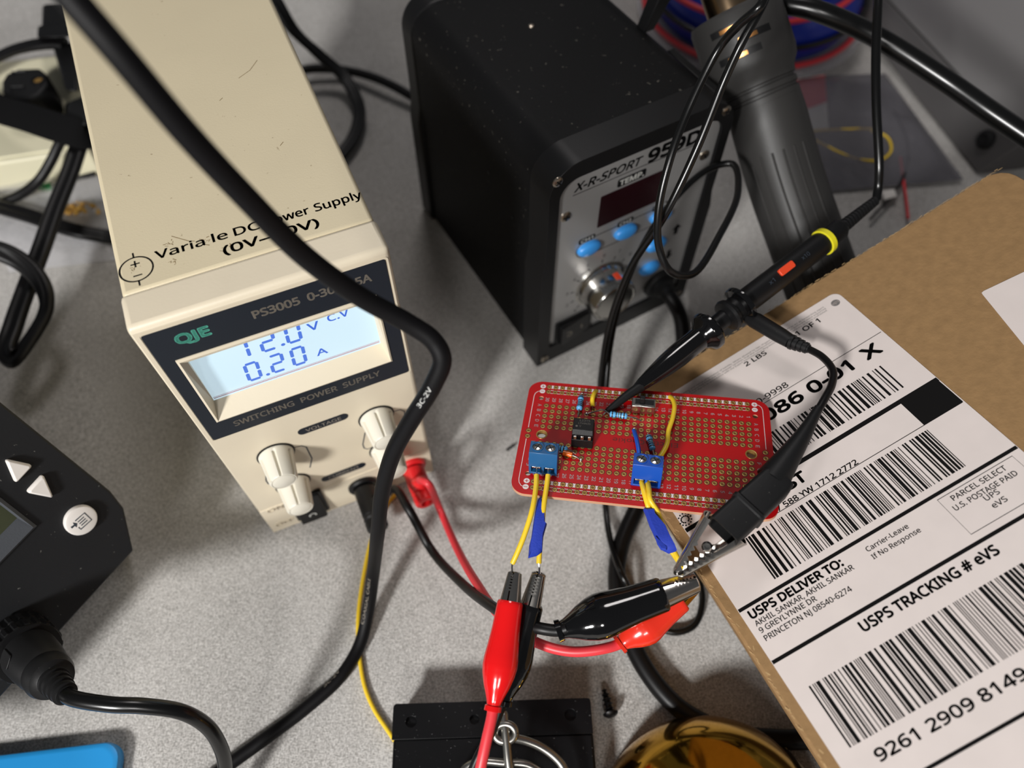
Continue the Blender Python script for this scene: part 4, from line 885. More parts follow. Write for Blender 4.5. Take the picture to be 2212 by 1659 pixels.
cv = (CAMP - h0); cv = (cv - hd * cv.dot(hd)).normalized(); bv = hd.cross(cv)
def cylpatch(bm, r, z0, z1, a0, a1, n=10, base=h0, d=hd):
    g = [[bm.verts.new(base + d * z + (cv * math.cos(a0 + (a1 - a0) * k / n) + bv * math.sin(a0 + (a1 - a0) * k / n)) * r) for k in range(n + 1)] for z in (z0, z1)]
    for k in range(n): bm.faces.new((g[0][k], g[0][k + 1], g[1][k + 1], g[1][k]))
for z, a0, a1 in ((19.0, -.62, .32), (25.0, -.30, .62), (31.0, -.62, .22), (36, -.2, .3)):
    if z > 35: continue
    bm = new(); cylpatch(bm, 20.65, z, z + 3.0, a0, a1); v = obj('vent_slot', bm, 'black_pl', t, world=True)
    bm = new(); cylpatch(bm, 20.7, z + .5, z + 2.2, a0 + .22, a1 - .30); obj('liner_glimpse', bm, 'copper_glow', v, world=True)
for a, f0, f1 in ((-.75, .12, .82), (-.42, .06, .84), (-.12, .14, .86), (.16, .10, .86), (.44, .08, .85), (.72, .1, .85)):
    bm = new(); n0, n1 = int(f0 * (len(path) - 1)), int(f1 * (len(path) - 1)); pp = []
    for i in range(n0, n1):
        dd = (path[i + 1] - path[i]).normalized(); c_ = (CAMP - path[i]); c_ = (c_ - dd * c_.dot(dd)).normalized(); b_ = dd.cross(c_)
        pp.append(path[i] + (c_ * math.cos(a) + b_ * math.sin(a)) * (18.1 - 1.0 * i / len(path)))
    b_tube(bm, pp, 0.55, 8); obj('grip_rib', bm, 'gun', t, world=True)
bm = new(); b_tube(bm, spline([gl_(-80, 39), gl_(-100, 24), at(1790, 780, 10), at(1880, 800, 8)], 8), 4.2, 16); obj('hose_tail', bm, 'cable_black', t, world=True, ang=60)

# ------------------------------------------------------------------ loose cables
cable('coaxial_cable', [atd(60, -120, 128), atd(150, -10, 132), atd(262, 120, 138), atd(400, 285, 150), atd(530, 425, 166), atd(660, 555, 186), atd(780, 642, 200), atd(880, 697, 208), atd(935, 735, 211), atd(955, 775, 213), atd(935, 832, 218), atd(890, 905, 228), atd(851, 975, 242), atd(826, 1060, 262), atd(816, 1150, 286), at(806, 1240, 28), at(795, 1320, 10), at(776, 1395, 3.0), at(735, 1462, 2.8), at(660, 1530, 2.8), at(580, 1590, 2.8), at(490, 1655, 2.8), at(420, 1708, 2.8), at(300, 1800, 2.8)], 2.75, 'coax_black', 'matte black coaxial cable arching over the cream power supply and back down to the cloth', n=12, seg=20)
coax = [atd(60, -120, 128), atd(150, -10, 132), atd(262, 120, 138), atd(400, 285, 150), atd(530, 425, 166), atd(660, 555, 186), atd(780, 642, 200), atd(880, 697, 208), atd(935, 735, 211), atd(955, 775, 213), atd(935, 832, 218), atd(890, 905, 228), atd(851, 975, 242), atd(826, 1060, 262), atd(816, 1150, 286), at(806, 1240, 28), at(795, 1320, 10), at(776, 1395, 3.0), at(735, 1462, 2.8), at(660, 1530, 2.8), at(580, 1590, 2.8)]
cpath = spline(coax, 12); acc = [0.0]
for a, b in zip(cpath, cpath[1:]): acc.append(acc[-1] + (b - a).length)
def on_coax(s, phi, r=2.82):
    s = max(0, min(acc[-1] - .01, s)); i = max(k for k in range(len(acc)) if acc[k] <= s); i = min(i, len(cpath) - 2)
    f = (s - acc[i]) / (acc[i + 1] - acc[i]); p = cpath[i].lerp(cpath[i + 1], f)
    j = max(1, min(len(cpath) - 2, i)); tg = (cpath[j + 1] - cpath[j - 1]).normalized()
    n = CAMP - p; n = (n - tg * n.dot(tg)).normalized(); b = tg.cross(n); return p + (n * math.cos(phi) + b * math.sin(phi)) * r
def nearest_s(px, py):
    best = min(range(len(cpath)), key=lambda i: (V(((cpath[i] - CAMP).dot(V((1, 0, 0))) / (cpath[i] - CAMP).dot(FW) * FPX + 1106, 829.5 - FPX * (cpath[i] - CAMP).dot(UP) / (cpath[i] - CAMP).dot(FW))) - V((px, py))).length); return acc[best]
coax_o = bpy.data.objects['coaxial_cable']; Lc = coax_o.location / S; FR[coax_o.name] = Matrix.Translation(Lc)
for s_, px, py, ln, phi in (('3C-2V', 910, 868, 8.4, 0.15), ('COAXIAL CABLE', 790, 1345, 27, 0.55), ('3C-2V', 705, 1488, 9, 0.9)):
    bm = new(); s0 = nearest_s(px, py)
    b_text(bm, s_, 0, 0, ln, 1.35, bold=0.0, warp=lambda p: on_coax(s0 - p.x, phi + (p.y - .7) / 2.82))
    flatobj('cable_lettering', bm, 'print_white' if py < 1000 else 'print_grey', coax_o, world=True, label='small white printed cable type')
cA = [at(1662, -60, 205), at(1642, 12, 203), at(1600, 50, 196), at(1556, 100, 186), at(1492, 225, 170), at(1447, 345, 156), at(1422, 460, 140), at(1424, 535, 128), at(1448, 586, 120), at(1496, 592, 114), at(1556, 505, 112), at(1594, 415, 110), at(1581, 354, 108), at(1530, 366, 106), at(1452, 436, 103), at(1388, 532, 94), at(1340, 648, 74), at(1318, 745, 54), at(1309, 835, 38), at(1303, 960, 14), at(1308, 1090, 4), at(1318, 1165, 6), at(1345, 1245, 13), at(1378, 1300, 4), at(1410, 1345, 2), at(1455, 1366, 2), at(1500, 1350, 2), at(1517, 1300, 2), at(1508, 1245, 2), at(1480, 1190, 2), at(1500, 1120, 2)]
cable('thin_cable', cA, 1.5, 'cable_shiny', 'thin shiny black cable looping before the rework station, then on under the red board', n=10)
cB = [at(1672, -60, 200), at(1648, 10, 198), at(1606, 85, 190), at(1562, 180, 177), at(1505, 322, 158), at(1436, 465, 136), at(1366, 572, 110), at(1320, 690, 76), at(1300, 800, 46), at(1295, 880, 26), at(1300, 980, 5), at(1340, 1060, 2)]
cable('thin_cable', cB, 1.5, 'cable_shiny', 'thin shiny black cable hanging down past the rework station display without looping', n=10)
gl0 = STM @ V((77.4, -10, 22.5))
cable('gun_hose', [STM @ V((77.4, -6, 23.2)), gl0, STM @ V((78, -20, 16)), at(1476, 752, 7), at(1474, 860, 4.5), at(1430, 980, 4.5), at(1372, 1105, 4.5), at(1341, 1180, 4.5), at(1332, 1255, 4.5), at(1348, 1345, 4.5), at(1396, 1448, 4.5), at(1470, 1532, 4.5), at(1570, 1582, 4.5), at(1680, 1597, 4.5), at(1800, 1592, 4.5), at(1930, 1560, 4.5)], 4.0, 'cable_black', 'thick black hose from the rework station curving across the cloth below the board', 'hose', n=10, seg=18)
cable('heavy_cable', [at(1625, -60, 138), at(1668, 0, 143), at(1760, 22, 145), at(1890, 78, 138), at(2040, 172, 130), at(2140, 242, 126), at(2240, 310, 122), at(2330, 375, 118)], 4.5, 'cable_shiny', 'heavy black cable running from the top edge down in front of the grey case', n=10, seg=18)
cable('yellow_wire', [at(862, 1060, 1), at(838, 1087, 1), at(803, 1165, 1), at(786, 1240, 1), at(774, 1330, 1), at(775, 1400, 1), at(787, 1480, 1), at(808, 1532, 1), at(838, 1578, 1), at(870, 1625, 1)], 0.95, 'wire_yellow', 'thin yellow wire lying on the cloth below the power supply', 'wire')
SEC8 = [(1.0 + .95 * math.cos(a), .95 * math.sin(a)) for a in [math.pi * (-.75 + 1.5 * k / 10) for k in range(11)]] + [(-1.0 + .95 * math.cos(a), .95 * math.sin(a)) for a in [math.pi * (.25 + 1.5 * k / 10) for k in range(11)]]
zup = lambda s: (0, 0, 1)
cable('twin_cable', [at(560, -50, 60), at(592, -5, 55), at(632, 62, 40), at(690, 118, 22), at(742, 165, 10), at(770, 215, 5), at(776, 255, 5), at(762, 300, 5), at(735, 335, 5), at(690, 380, 5)], 2.3, 'cable_black', 'flat black twin cord bending back behind the power supply', sec=SEC8, up=zup)
cable('station_cord', [at(610, 165, 5), at(660, 150, 5), at(700, 148, 5), at(745, 152, 4), at(800, 165, 4), at(850, 186, 4), at(900, 215, 4)], 3.1, 'cable_black', 'round black cord running between the power supply and the rework station', n=10)
cable('flat_cord', [at(-90, 190, 30), at(-30, 140, 36), at(20, 112, 44), at(70, 98, 50), at(115, 93, 52), at(140, 95, 52)], 2.5, 'cable_black', 'flat black cord entering the black plug stack from the left edge', sec=SEC8, up=zup)
cable('round_cord', [at(150, 285, 42), at(130, 308, 36), at(112, 345, 28), at(85, 388, 20), at(45, 420, 12), at(0, 440, 8), at(-60, 470, 5)], 3.0, 'cable_black', 'round black cord coming out from under the woven strap', n=10)
cable('flat_cord', [at(200, 250, 44), at(176, 300, 42), at(150, 375, 38), at(118, 455, 36), at(90, 535, 34), at(58, 620, 30), at(30, 700, 27), at(14, 762, 26), at(30, 775, 25), at(62, 738, 27), at(98, 675, 30), at(100, 640, 34), at(82, 600, 38), at(45, 565, 42), at(0, 543, 46), at(-60, 530, 50)], 2.7, 'cable_black', 'flat ribbed black cord hanging in a loop left of the power supply', sec=SEC8, up=lambda s: (0, 0, 1) if s < .42 else (-.7 * min(1, (s - .42) * 8), -.2, 1))
cable('flat_cord', [at(-60, 432, 8), at(0, 448, 11), at(60, 465, 11), at(110, 482, 11), at(170, 500, 10), at(225, 510, 5), at(262, 514, 3.2)], 2.5, 'cable_black', 'flat black cord lying across the clear bag, its end at the power supply', sec=SEC8, up=zup)

# ------------------------------------------------------------------ soldering control unit, lower left
el, az = R(28), R(-32)
dn = V((math.cos(el) * math.cos(az), math.cos(el) * math.sin(az), math.sin(el))); dO = at(289, 1190, 42)
dP = lambda px, py: onp(px, py, dO, dn)
du = (dP(0, 1508) - dO).normalized(); dv = dn.cross(du); dv = dv if dv.z > 0 else -dv
DM = Matrix((du, dv, du.cross(dv))).transposed().to_4x4(); DM.translation = dO
if DM.col[2].to_3d().dot(dn) < 0: DM = Matrix((-du, dv, (-du).cross(dv))).transposed().to_4x4(); DM.translation = dO
DI = DM.inverted(); dl = lambda px, py: (lambda q: (q.x, q.y))(DI @ dP(px, py))
p_c, p_ch, p_ch2, p_s0 = dl(289, 1190), dl(268, 1098), dl(240, 1062), dl(0, 868)
sgn = -1 if dl(0, 1508)[0] < 0 else 1
sd = V(p_s0) - V(p_ch2); p_s1 = tuple(V(p_ch2) + sd * 1.45)  # unseen upper end lengthened to cast a longer shadow
Wd = sgn * 118
pan = [p_c, p_ch, p_ch2, p_s1, (Wd - p_s1[0], p_s1[1]), (Wd - p_ch2[0], p_ch2[1]), (Wd - p_ch[0], p_ch[1]), (Wd, 0)]
t = thing('control_unit', 'charcoal soldering control unit with triangle keys, cropped by the left edge', 'soldering station', Matrix.Translation(V((dO.x - 60, dO.y - 30, 0))))
bm = new()
for x, y in pan:
    for k in (-1.2, -4): bm.verts.new(DM @ V((x * (1 if k > -2 else 1), y, k)))
for x, y in pan:
    cxy = V((Wd / 2, 60)); q = cxy + (V((x, y)) - cxy) * .96; p = DM @ V((q.x, q.y, -105)); bm.verts.new(p)  # unseen back made deep and tall to shade the cloth beyond
for px, py in ((276, 1186), (0, 1490)):
    p = at(px, py, 0); bm.verts.new(p)
for q in ((Wd * .9, 0), (Wd * .15, 0)):
    p = DM @ V((q[0], 0, 0)); p = p - V((dn.x, dn.y, 0)).normalized() * 75; p.z = 0; bm.verts.new(p)
bmesh.ops.convex_hull(bm, input=bm.verts); obj('housing', bm, 'device', t, world=True, bevel=1.0)
bm = new(); b_prism(bm, pan if sgn > 0 else list(reversed(pan)), -2.4, 0, DM); obj('front_panel', bm, 'device', t, world=True, bevel=.9)
for tri in ([(8, 990), (69, 1003), (31, 1043)], [(90, 1022), (113, 1074), (53, 1062)]):
    c = V((sum(V(dl(*p)).x for p in tri) / 3, sum(V(dl(*p)).y for p in tri) / 3)); pts = []
    L3 = [V(dl(*p)) for p in tri]
    for i in range(3):
        a, b, c2 = L3[i - 1], L3[i], L3[(i + 1) % 3]; d1 = (a - b).normalized(); d2 = (c2 - b).normalized()
        q0, q1 = b + d1 * 1.1, b + d2 * 1.1; bb_ = b + (d1 + d2) * .35
        pts += [q0, bb_, q1]
    bm = new(); b_rings(bm, [[DM @ V((*(c + (p - c) * s), z)) for p in pts] for s, z in ((1.0, 0), (1.0, 1.4), (.82, 2.4))]); obj('arrow_key', bm, 'key_white', t, world=True, bevel=.25)
bc = V(dl(172, 1122)); br = (V(dl(140, 1140)) - V(dl(207, 1108))).length / 2
bm = new(); b_lathe(bm, [(br, 0), (br, 1.6), (br * .95, 2.2), (br * .8, 2.5), (.01, 2.55)], DM @ Matrix.Translation((bc.x, bc.y, 0)), 36); mk = obj('menu_key', bm, 'key_white', t, world=True)
bm = new(); Mi = DM @ Matrix.Translation((bc.x, bc.y, 2.6))
iu = (V(dl(185, 1129)) - V(dl(170, 1115))).normalized(); iv = V((-iu.y, iu.x)); 
if iv.dot(V(dl(172, 1100)) - V(dl(172, 1122))) < 0: iv = -iv
I2 = lambda a, b: tuple(iu * a + iv * b)
b_line(bm, [I2(-.6, -2.4), I2(-2.2, -2.4)], .4, .02, Mi) if False else None
b_line(bm, [I2(-2.0, -1.6), I2(-2.0, 2.6), I2(2.2, 2.6), I2(2.2, -2.4), I2(.9, -2.4)], .45, .02, Mi)
for q in (-.9, .1, 1.1): b_line(bm, [I2(q, -1.3), I2(q, 1.5)], .42, .02, Mi)
b_poly(bm, [I2(-.7, -1.7), I2(-2.2, -2.6), I2(-1.2, -2.8), I2(-1.4, -4.2), I2(-.5, -4.2), I2(-.5, -2.9), I2(.4, -2.9)], .02, Mi)
flatobj('menu_symbol', bm, 'print_navy', mk, world=True, label='dark page and cursor symbol')
f0, f1_, f2_ = V(dl(80, 1136)), V(dl(0, 1074)), V(dl(0, 1218))
e1 = (f1_ - f0).normalized(); e2 = (f2_ - f0).normalized()
o1 = [f0, f0 + e1 * 62, f0 + e1 * 62 + e2 * 58, f0 + e2 * 58]; i0 = V(dl(36, 1118)); i1 = [i0, i0 + e1 * 54, i0 + e1 * 54 + e2 * 50, i0 + e2 * 50]
bm = new(); b_rings(bm, [[DM @ V((*p, z)) for p in pl] for pl, z in ((o1, .1), ([p + (sum(o1, V((0, 0))) / 4 - p) * .04 for p in o1], 1.6), (i1, .4))], cap=False); obj('screen_bezel', bm, 'device_edge', t, world=True)
bm = new(); b_prism(bm, [tuple(p) for p in i1], .2, .45, DM); obj('screen', bm, 'lcd_olive', t, world=True, label='olive unlit screen')
cb = dP(38, 1384); CMx = axisM(cb, dn, up_)
ppm = 44 / 12.0
bm = new(); rings = []
def knurl(z, r, amp, N=120): return [CMx @ V(((r + amp * (1 if (k // 3) % 2 else 0)) * math.cos(2 * math.pi * k / N), (r + amp * (1 if (k // 3) % 2 else 0)) * math.sin(2 * math.pi * k / N), z)) for k in range(N)]
b_rings(bm, [knurl(-.5, 10.8, 0), knurl(1, 10.8, 0), knurl(1.2, 10.8, .8), knurl(6.0, 10.8, .8), knurl(6.2, 10.9, 0), knurl(7.2, 10.9, 0), knurl(7.4, 10.8, .8), knurl(12.2, 10.8, .8), knurl(12.4, 11.2, 0), knurl(13.2, 11.0, 0), knurl(13.3, 9.4, 0)]); pc = obj('connector_ring', bm, 'black_pl', t, world=True)
bm = new(); b_lathe(bm, [(9.2, 12), (9.2, 14), (9.0, 20), (8.4, 27), (7.6, 29.5), (7.4, 30), (8.0, 31), (8.0, 34), (7.2, 36.6), (5.2, 37.2), (4.8, 37.6)], CMx, 40); obj('connector_body', bm, 'black_rubber', t, world=True)
bm = new(); b_prism(bm, rrect(-2.6, 2.6, 13.5, 21, 1, 4), 0, .5, axisM(cb, (CAMP - cb) - dn * (CAMP - cb).dot(dn), None) if False else CMx @ Matrix.Rotation(R(-60), 4, 'Z') @ Matrix(((1, 0, 0, 0), (0, 0, 1, 8.75), (0, 1, 0, 0), (0, 0, 0, 1)))); obj('key_tab', bm, 'black_rubber', t, world=True, bevel=.2)
bm = new(); prof = []
for k in range(4): prof += [(5.0 - .35 * k, 37 + 3.2 * k), (5.0 - .35 * k, 39 + 3.2 * k), (4.0 - .3 * k, 39.2 + 3.2 * k), (4.0 - .3 * k, 40 + 3.2 * k)]
b_lathe(bm, prof, CMx, 28); obj('strain_relief', bm, 'black_rubber', t, world=True)
ce = cb + dn * 47
bm = new(); zc = ce.z
b_tube(bm, spline([ce, ce + dn * 5 + V((1, 0, 0)), at(240, 1522, zc + 3), at(310, 1525, zc + 1), at(390, 1537, zc - 5), at(446, 1568, zc - 16), at(478, 1618, zc - 30), at(487, 1670, zc - 44), at(480, 1740, 12), at(440, 1830, 4)], 10), 2.6, 18); obj('iron_cable', bm, 'cable_shiny', t, world=True, ang=60)

# ------------------------------------------------------------------ sky blue plastic case, lower left corner
A0, A1, A2 = at(228, 1602, 6), at(-40, 1634, 6), at(250, 1740, 6)
bx = (A0 - A1).normalized(); bmx = Matrix((bx, up_.cross(bx), up_)).transposed().to_4x4(); bmx.translation = at(262, 1598, 6)
t = thing('plastic_case', 'sky blue plastic case with a moulded rounded rim in the lower left corner', 'plastic case', Matrix.Translation(V((bmx.translation.x - 30, bmx.translation.y - 25, 0))))
bm = new(); b_rings(bm, [[bmx @ V((x, y, z)) for x, y in rrect(-78 + g, 0 - g, -62 + g, 0 - g, 7, 7)] for g, z in ((.6, -6), (0, -5), (0, -1.6), (.5, -.5), (1.6, 0), (2.4, 0))]); obj('shell', bm, 'blue_case', t, world=True)
bm = new(); b_tube(bm, [bmx @ V((x, y, .1)) for x, y in rrect(-60, -12, -50, -9, 16, 9)] , .7, 8); obj('moulded_ring', bm, 'blue_case', t, world=True)
bm = new(); b_span(bm, -80, -69, -64, -4, -5.8, .8, bmx); obj('hinge', bm, 'blue_case', t, world=True, bevel=1.0)

# ------------------------------------------------------------------ black mounting plate with bent wire
PZ0 = 15.0
O_ = at(846, 1597, PZ0); X_ = (at(1281, 1583, PZ0) - O_); PWd = X_.length; X_ = X_.normalized()
PM_ = Matrix((X_, up_.cross(X_), up_)).transposed().to_4x4(); PM_.translation = O_
PI_ = PM_.inverted(); pl = lambda px, py, z=PZ0: (lambda q: (q.x, q.y))(PI_ @ at(px, py, z))
t = thing('mounting_plate', 'black painted metal mounting plate with drilled flange and bent wire, at the bottom edge', 'metal bracket', PM_ @ Matrix.Translation((PWd / 2, 0, -PZ0)))
ph = pl(1060, 1514)[1]
bm = new(); b_holed(bm, [rrect(0, PWd, -.2, ph, 1.4, 4, (1.4, 1.4, 0, 0)), circle(*pl(888, 1559), 2.2, 20), circle(*pl(1025, 1554), 1.9, 20), circle(*pl(1232, 1544), 2.3, 20)], -1.6, 0, PM_); obj('flange', bm, 'black_paint', t, world=True, bevel=.3)
bm = new(); b_span(bm, .4, PWd + .2, -75, .3, -PZ0, -1.0, PM_); obj('base_block', bm, 'black_paint', t, world=True, bevel=1.2)
bm = new(); b_span(bm, 1.5, PWd - 1.5, 1, ph - 1.5, -PZ0, -1.7, PM_) ; obj('flange_spacer', bm, 'black_paint', t, world=True)
bm = new(); b_tube(bm, spline([at(1088, 1537, 30), at(1090, 1560, 30), at(1094, 1600, 29), at(1099, 1650, 27), at(1106, 1720, 22), at(1112, 1800, 15)], 8), lambda s: 1.75 - .5 * max(0, .06 - s) / .06, 16); obj('wire_post', bm, 'steel_dull', t, world=True, ang=60)
bm = new(); rc = at(1091, 1583, 29.5); b_tube(bm, [rc + V((4.0 * math.cos(a), 3.0 * math.sin(a), 1.0 * math.sin(a + .4))) for a in [2 * math.pi * k / 28 for k in range(28)]] + [rc + V((4.0, 0, .39))], 1.5, 12); obj('wire_eye', bm, 'steel_dull', t, world=True, ang=60)
bm = new(); b_tube(bm, spline([at(1108, 1594, 27), at(1135, 1600, 26), at(1165, 1612, 25), at(1195, 1632, 24), at(1216, 1656, 23), at(1232, 1700, 22), at(1240, 1760, 20)], 8), 1.7, 14); obj('wire_arm', bm, 'steel_dull', t, world=True, ang=60)
bm = new(); b_tube(bm, spline([at(985, 1690, 20), at(1010, 1655, 21), at(1045, 1645, 22), at(1090, 1648, 22), at(1140, 1652, 22), at(1185, 1680, 20)], 8), 1.6, 14); obj('wire_hoop', bm, 'steel_dull', t, world=True, ang=60)

# ------------------------------------------------------------------ brass bell, screw, scraps
gc = at(1545, 1828, 3)
bm = new(); b_lathe(bm, [(46.0, 0), (46.6, .8), (46.5, 2.5)] + [(46.5 * math.cos(a), 2.5 + 41 * math.sin(a)) for a in [R(k) for k in range(4, 88, 3)]] + [(.01, 43.5)], Matrix.Translation((gc.x, gc.y, 0.2)), 72)
tag(obj('bell', bm, 'brass', ang=60), 'polished brass bell dome cropped by the bottom edge, between the mounting plate and the box', 'bell')
s0, s1 = at(1319, 1541, 3.4), at(1304, 1487, 2.0); d = s1 - s0; Ls = d.length
bm = new(); prof = [(.01, -1.6), (1.8, -1.4), (3.0, -.6), (3.3, .1), (1.6, 1.2)]
zz = 1.4
while zz < Ls - 1.0: 
    q = 1.35 * (1 - max(0, (zz - Ls * .55)) / (Ls * .5)); prof += [(q, zz), (q + .75, zz + .6), (q + .1, zz + .95)]; zz += 1.9
prof += [(.05, Ls)]
b_lathe(bm, prof, axisM(s0, d), 20); tag(obj('wood_screw', bm, 'screw_black'), 'small black wood screw lying on the cloth right of the mounting plate', 'screw')
bm = new(); b_rings(bm, [[at(x, y, z) for x, y in ((1092, 971), (1110, 959), (1113, 963), (1096, 975))] for z in (0.1, 1.6)]); tag(obj('plastic_offcut', bm, 'black_pl', bevel=.2), 'tiny black plastic offcut on the cloth left of the red board', 'offcut')
bm = new()
poly = [(1687, 1613), (1697, 1614), (1712, 1634), (1722, 1641), (1742, 1668), (1712, 1672), (1700, 1652), (1683, 1634), (1676, 1622)]
b_rings(bm, [[at(x, y, 4) for x, y in poly], [at(x, y, 12) + V((random.gauss(0, .25), random.gauss(0, .25), random.gauss(0, .3))) for x, y in poly]]); tag(obj('board_scrap', bm, 'wood', bevel=.3), 'torn scrap of fibreboard standing between the brass bell and the box', 'scrap')

# ------------------------------------------------------------------ things on the left behind the power supply
t = thing('cream_box', 'pale cream plastic box under the strapped plug at the left edge', 'plastic box', Matrix.Translation(at(60, 250, 0)))
bm = new(); cz = 22
tp = [at(-150, 374, cz), at(192, 322, cz), at(176, 112, cz), at(-150, 150, cz)]
b_rings(bm, [[V((p.x, p.y, .2)) for p in tp], tp]); obj('box_body', bm, 'cream_pale', t, world=True, bevel=2.0)
bm = new(); ctr = sum(tp, V()) / 4; b_rings(bm, [[p.lerp(ctr, .07) + V((0, 0, -.5)) for p in tp], [p.lerp(ctr, .07) + V((0, 0, .8)) for p in tp]]); obj('box_lid', bm, 'cream_pale', t, world=True, bevel=.6)
cz = 44
t = thing('socket_plug', 'black cord socket with two slots and a brass earth hole, held by the woven strap', 'socket', Matrix.Translation(at(50, 190, 23)))
oc = [(4, 205), (2, 175), (12, 158), (38, 147), (85, 145), (100, 158), (104, 182), (84, 204), (52, 217), (22, 216)]
ow = [at(x, y, cz) for x, y in oc]; ctr = sum(ow, V()) / len(ow)
bm = new(); b_rings(bm, [[V((p.x, p.y, 23.5)) for p in ow], [p - V((0, 0, 2)) for p in ow], [p.lerp(ctr, .08) for p in ow]]); obj('socket_body', bm, 'black_rubber', t, world=True, bevel=1.0)
for q in (((24, 154), (60, 152), (58, 164), (24, 168)), ((18, 186), (56, 184), (54, 200), (22, 203))):
    bm = new(); w_ = [at(x, y, cz + .05) for x, y in q]; c_ = sum(w_, V()) / 4
    b_rings(bm, [w_, [p.lerp(c_, .25) + V((0, 0, .5)) for p in w_], [p.lerp(c_, .45) - V((0, 0, .3)) for p in w_]]); obj('slot_rim', bm, 'black_pl', t, world=True)
bm = new(); b_lathe(bm, [(4.2, 0), (4.2, .6), (2.9, .7), (2.9, .1)], Matrix.Translation(at(82, 174, cz)), 24, cap=False); obj('earth_rim', bm, 'black_pl', t, world=True)
bm = new(); b_lathe(bm, [(2.8, .12), (.01, .2)], Matrix.Translation(at(83, 175, cz)), 20); obj('earth_contact', bm, 'gold', t, world=True, label='brass earth contact')
bm = new(); sp = spline([at(-70, 200, 40), at(0, 236, 46), at(60, 254, 49), at(120, 274, 50), at(175, 290, 47), at(205, 300, 40)], 8)
b_tube(bm, sp, 1.0, sec=[(x, y) for x, y in rrect(-9.0, 9.0, -.7, .7, .5, 3)], up=lambda s: (0.05, -.35, 1))
tag(obj('cable_strap', bm, 'strap', ang=50), 'black woven strap wrapped across the cords at the left edge', 'strap')
t = thing('mains_plug', 'black moulded plug stack close against the left side of the power supply', 'plug', Matrix.Translation(at(125, 120, 23)))
def pzring(pts, z): return [at(x, y, z) for x, y in pts]
bm = new(); b_rings(bm, [pzring(((92, 10), (146, 6), (150, 58), (90, 62)), 40), pzring(((92, 10), (146, 6), (150, 58), (90, 62)), 54)]); obj('plug_body', bm, 'black_pl', t, world=True, bevel=2.0)
bm = new(); b_rings(bm, [pzring(((82, 56), (150, 48), (152, 80), (80, 82)), 36), pzring(((82, 56), (150, 48), (152, 80), (80, 82)), 58)]); obj('plug_flange', bm, 'black_pl', t, world=True, bevel=1.5)
bm = new(); b_rings(bm, [pzring(((112, 94), (164, 92), (170, 198), (142, 196)), 24), pzring(((112, 94), (164, 92), (170, 198), (142, 196)), 52)]); obj('plug_neck', bm, 'black_pl', t, world=True, bevel=2.0)
bm = new(); b_rings(bm, [pzring(((138, 225), (185, 205), (190, 275), (140, 262)), 24), pzring(((150, 222), (185, 205), (190, 275), (140, 256)), 50)]); obj('plug_tail', bm, 'black_rubber', t, world=True, bevel=2.0)
def film_bag(name, poly, mt, label, h=5.0, seed=1, amp=1.0):
    rnd = random.Random(seed); P = [at(x, y, 1.0) for x, y in poly]; n = 16; bm = new()
    def pt(u, v):   # bilinear over 4 corners
        return (P[0].lerp(P[1], u)).lerp(P[3].lerp(P[2], u), v)
    ph_ = [rnd.uniform(0, 6) for _ in range(6)]
    def hz(u, v): return h * (16 * u * (1 - u) * v * (1 - v)) ** .6 + amp * (math.sin(9 * u + ph_[0] + 3 * v) * math.sin(7 * v + ph_[1]) + .6 * math.sin(17 * u - 11 * v + ph_[2])) * min(1, 8 * u, 8 * (1 - u), 8 * v, 8 * (1 - v))
    for top in (1, 0):
        g = [[bm.verts.new(pt(i / n, j / n) + V((0, 0, max(.15, hz(i / n, j / n)) if top else -.2))) for i in range(n + 1)] for j in range(n + 1)]
        for j in range(n):
            for i in range(n): bm.faces.new((g[j][i], g[j][i + 1], g[j + 1][i + 1], g[j + 1][i]))
    return tag(obj(name, bm, mt, ang=180), label, 'bag')
film_bag('clear_bag', [(20, 588), (262, 560), (205, 350), (-60, 392)], 'clear_film', 'clear plastic bag of small parts left of the power supply', 7, 3, 1.2)
bm = new(); b_lathe(bm, [(2.4, 0), (2.4, 4), (2.0, 6.2), (1.0, 7.4), (.01, 7.7)], axisM(at(110, 402, 6), at(80, 408, 6) - at(110, 402, 6)), 20); t = tag(obj('green_led', bm, 'led_green', ang=50), 'green indicator lamp in the clear bag', 'lamp')
bm = new(); b_tube(bm, spline([at(98, 404, 4), at(128, 398, 4), at(160, 388, 4), at(205, 375, 4)], 6), 1.6, 12); tag(obj('sleeved_lead', bm, 'cable_black', ang=60), 'black sleeved lead behind the green lamp in the clear bag', 'wire')
rnd = random.Random(11)
for k in range(22):
    c = at(165 + rnd.gauss(0, 17), 446 + rnd.gauss(0, 12), 4 + rnd.random() * 5); a = rnd.uniform(0, 3.14); Mx = Matrix.Translation(c) @ Matrix.Rotation(a, 4, 'Z') @ Matrix.Rotation(rnd.uniform(-.5, .5), 4, 'Y')
    bm = new(); b_box(bm, (0, 0, 0), (6.5, .8, .5), Mx); b_rings(bm, [[Mx @ V((-3.2, y, z)) for y, z in ((-1.1, -.6), (1.1, -.6), (1.1, .8), (-1.1, .8))], [Mx @ V((0.2, y, z)) for y, z in ((-1.1, -.6), (1.1, -.6), (1.1, .5), (-1.1, .5))]])
    tag(obj('crimp_terminal', bm, 'gold_bright', bevel=.12), 'small gold crimp terminal in the pile in the clear bag', 'crimp terminal', 'gold crimp terminals in the clear bag')

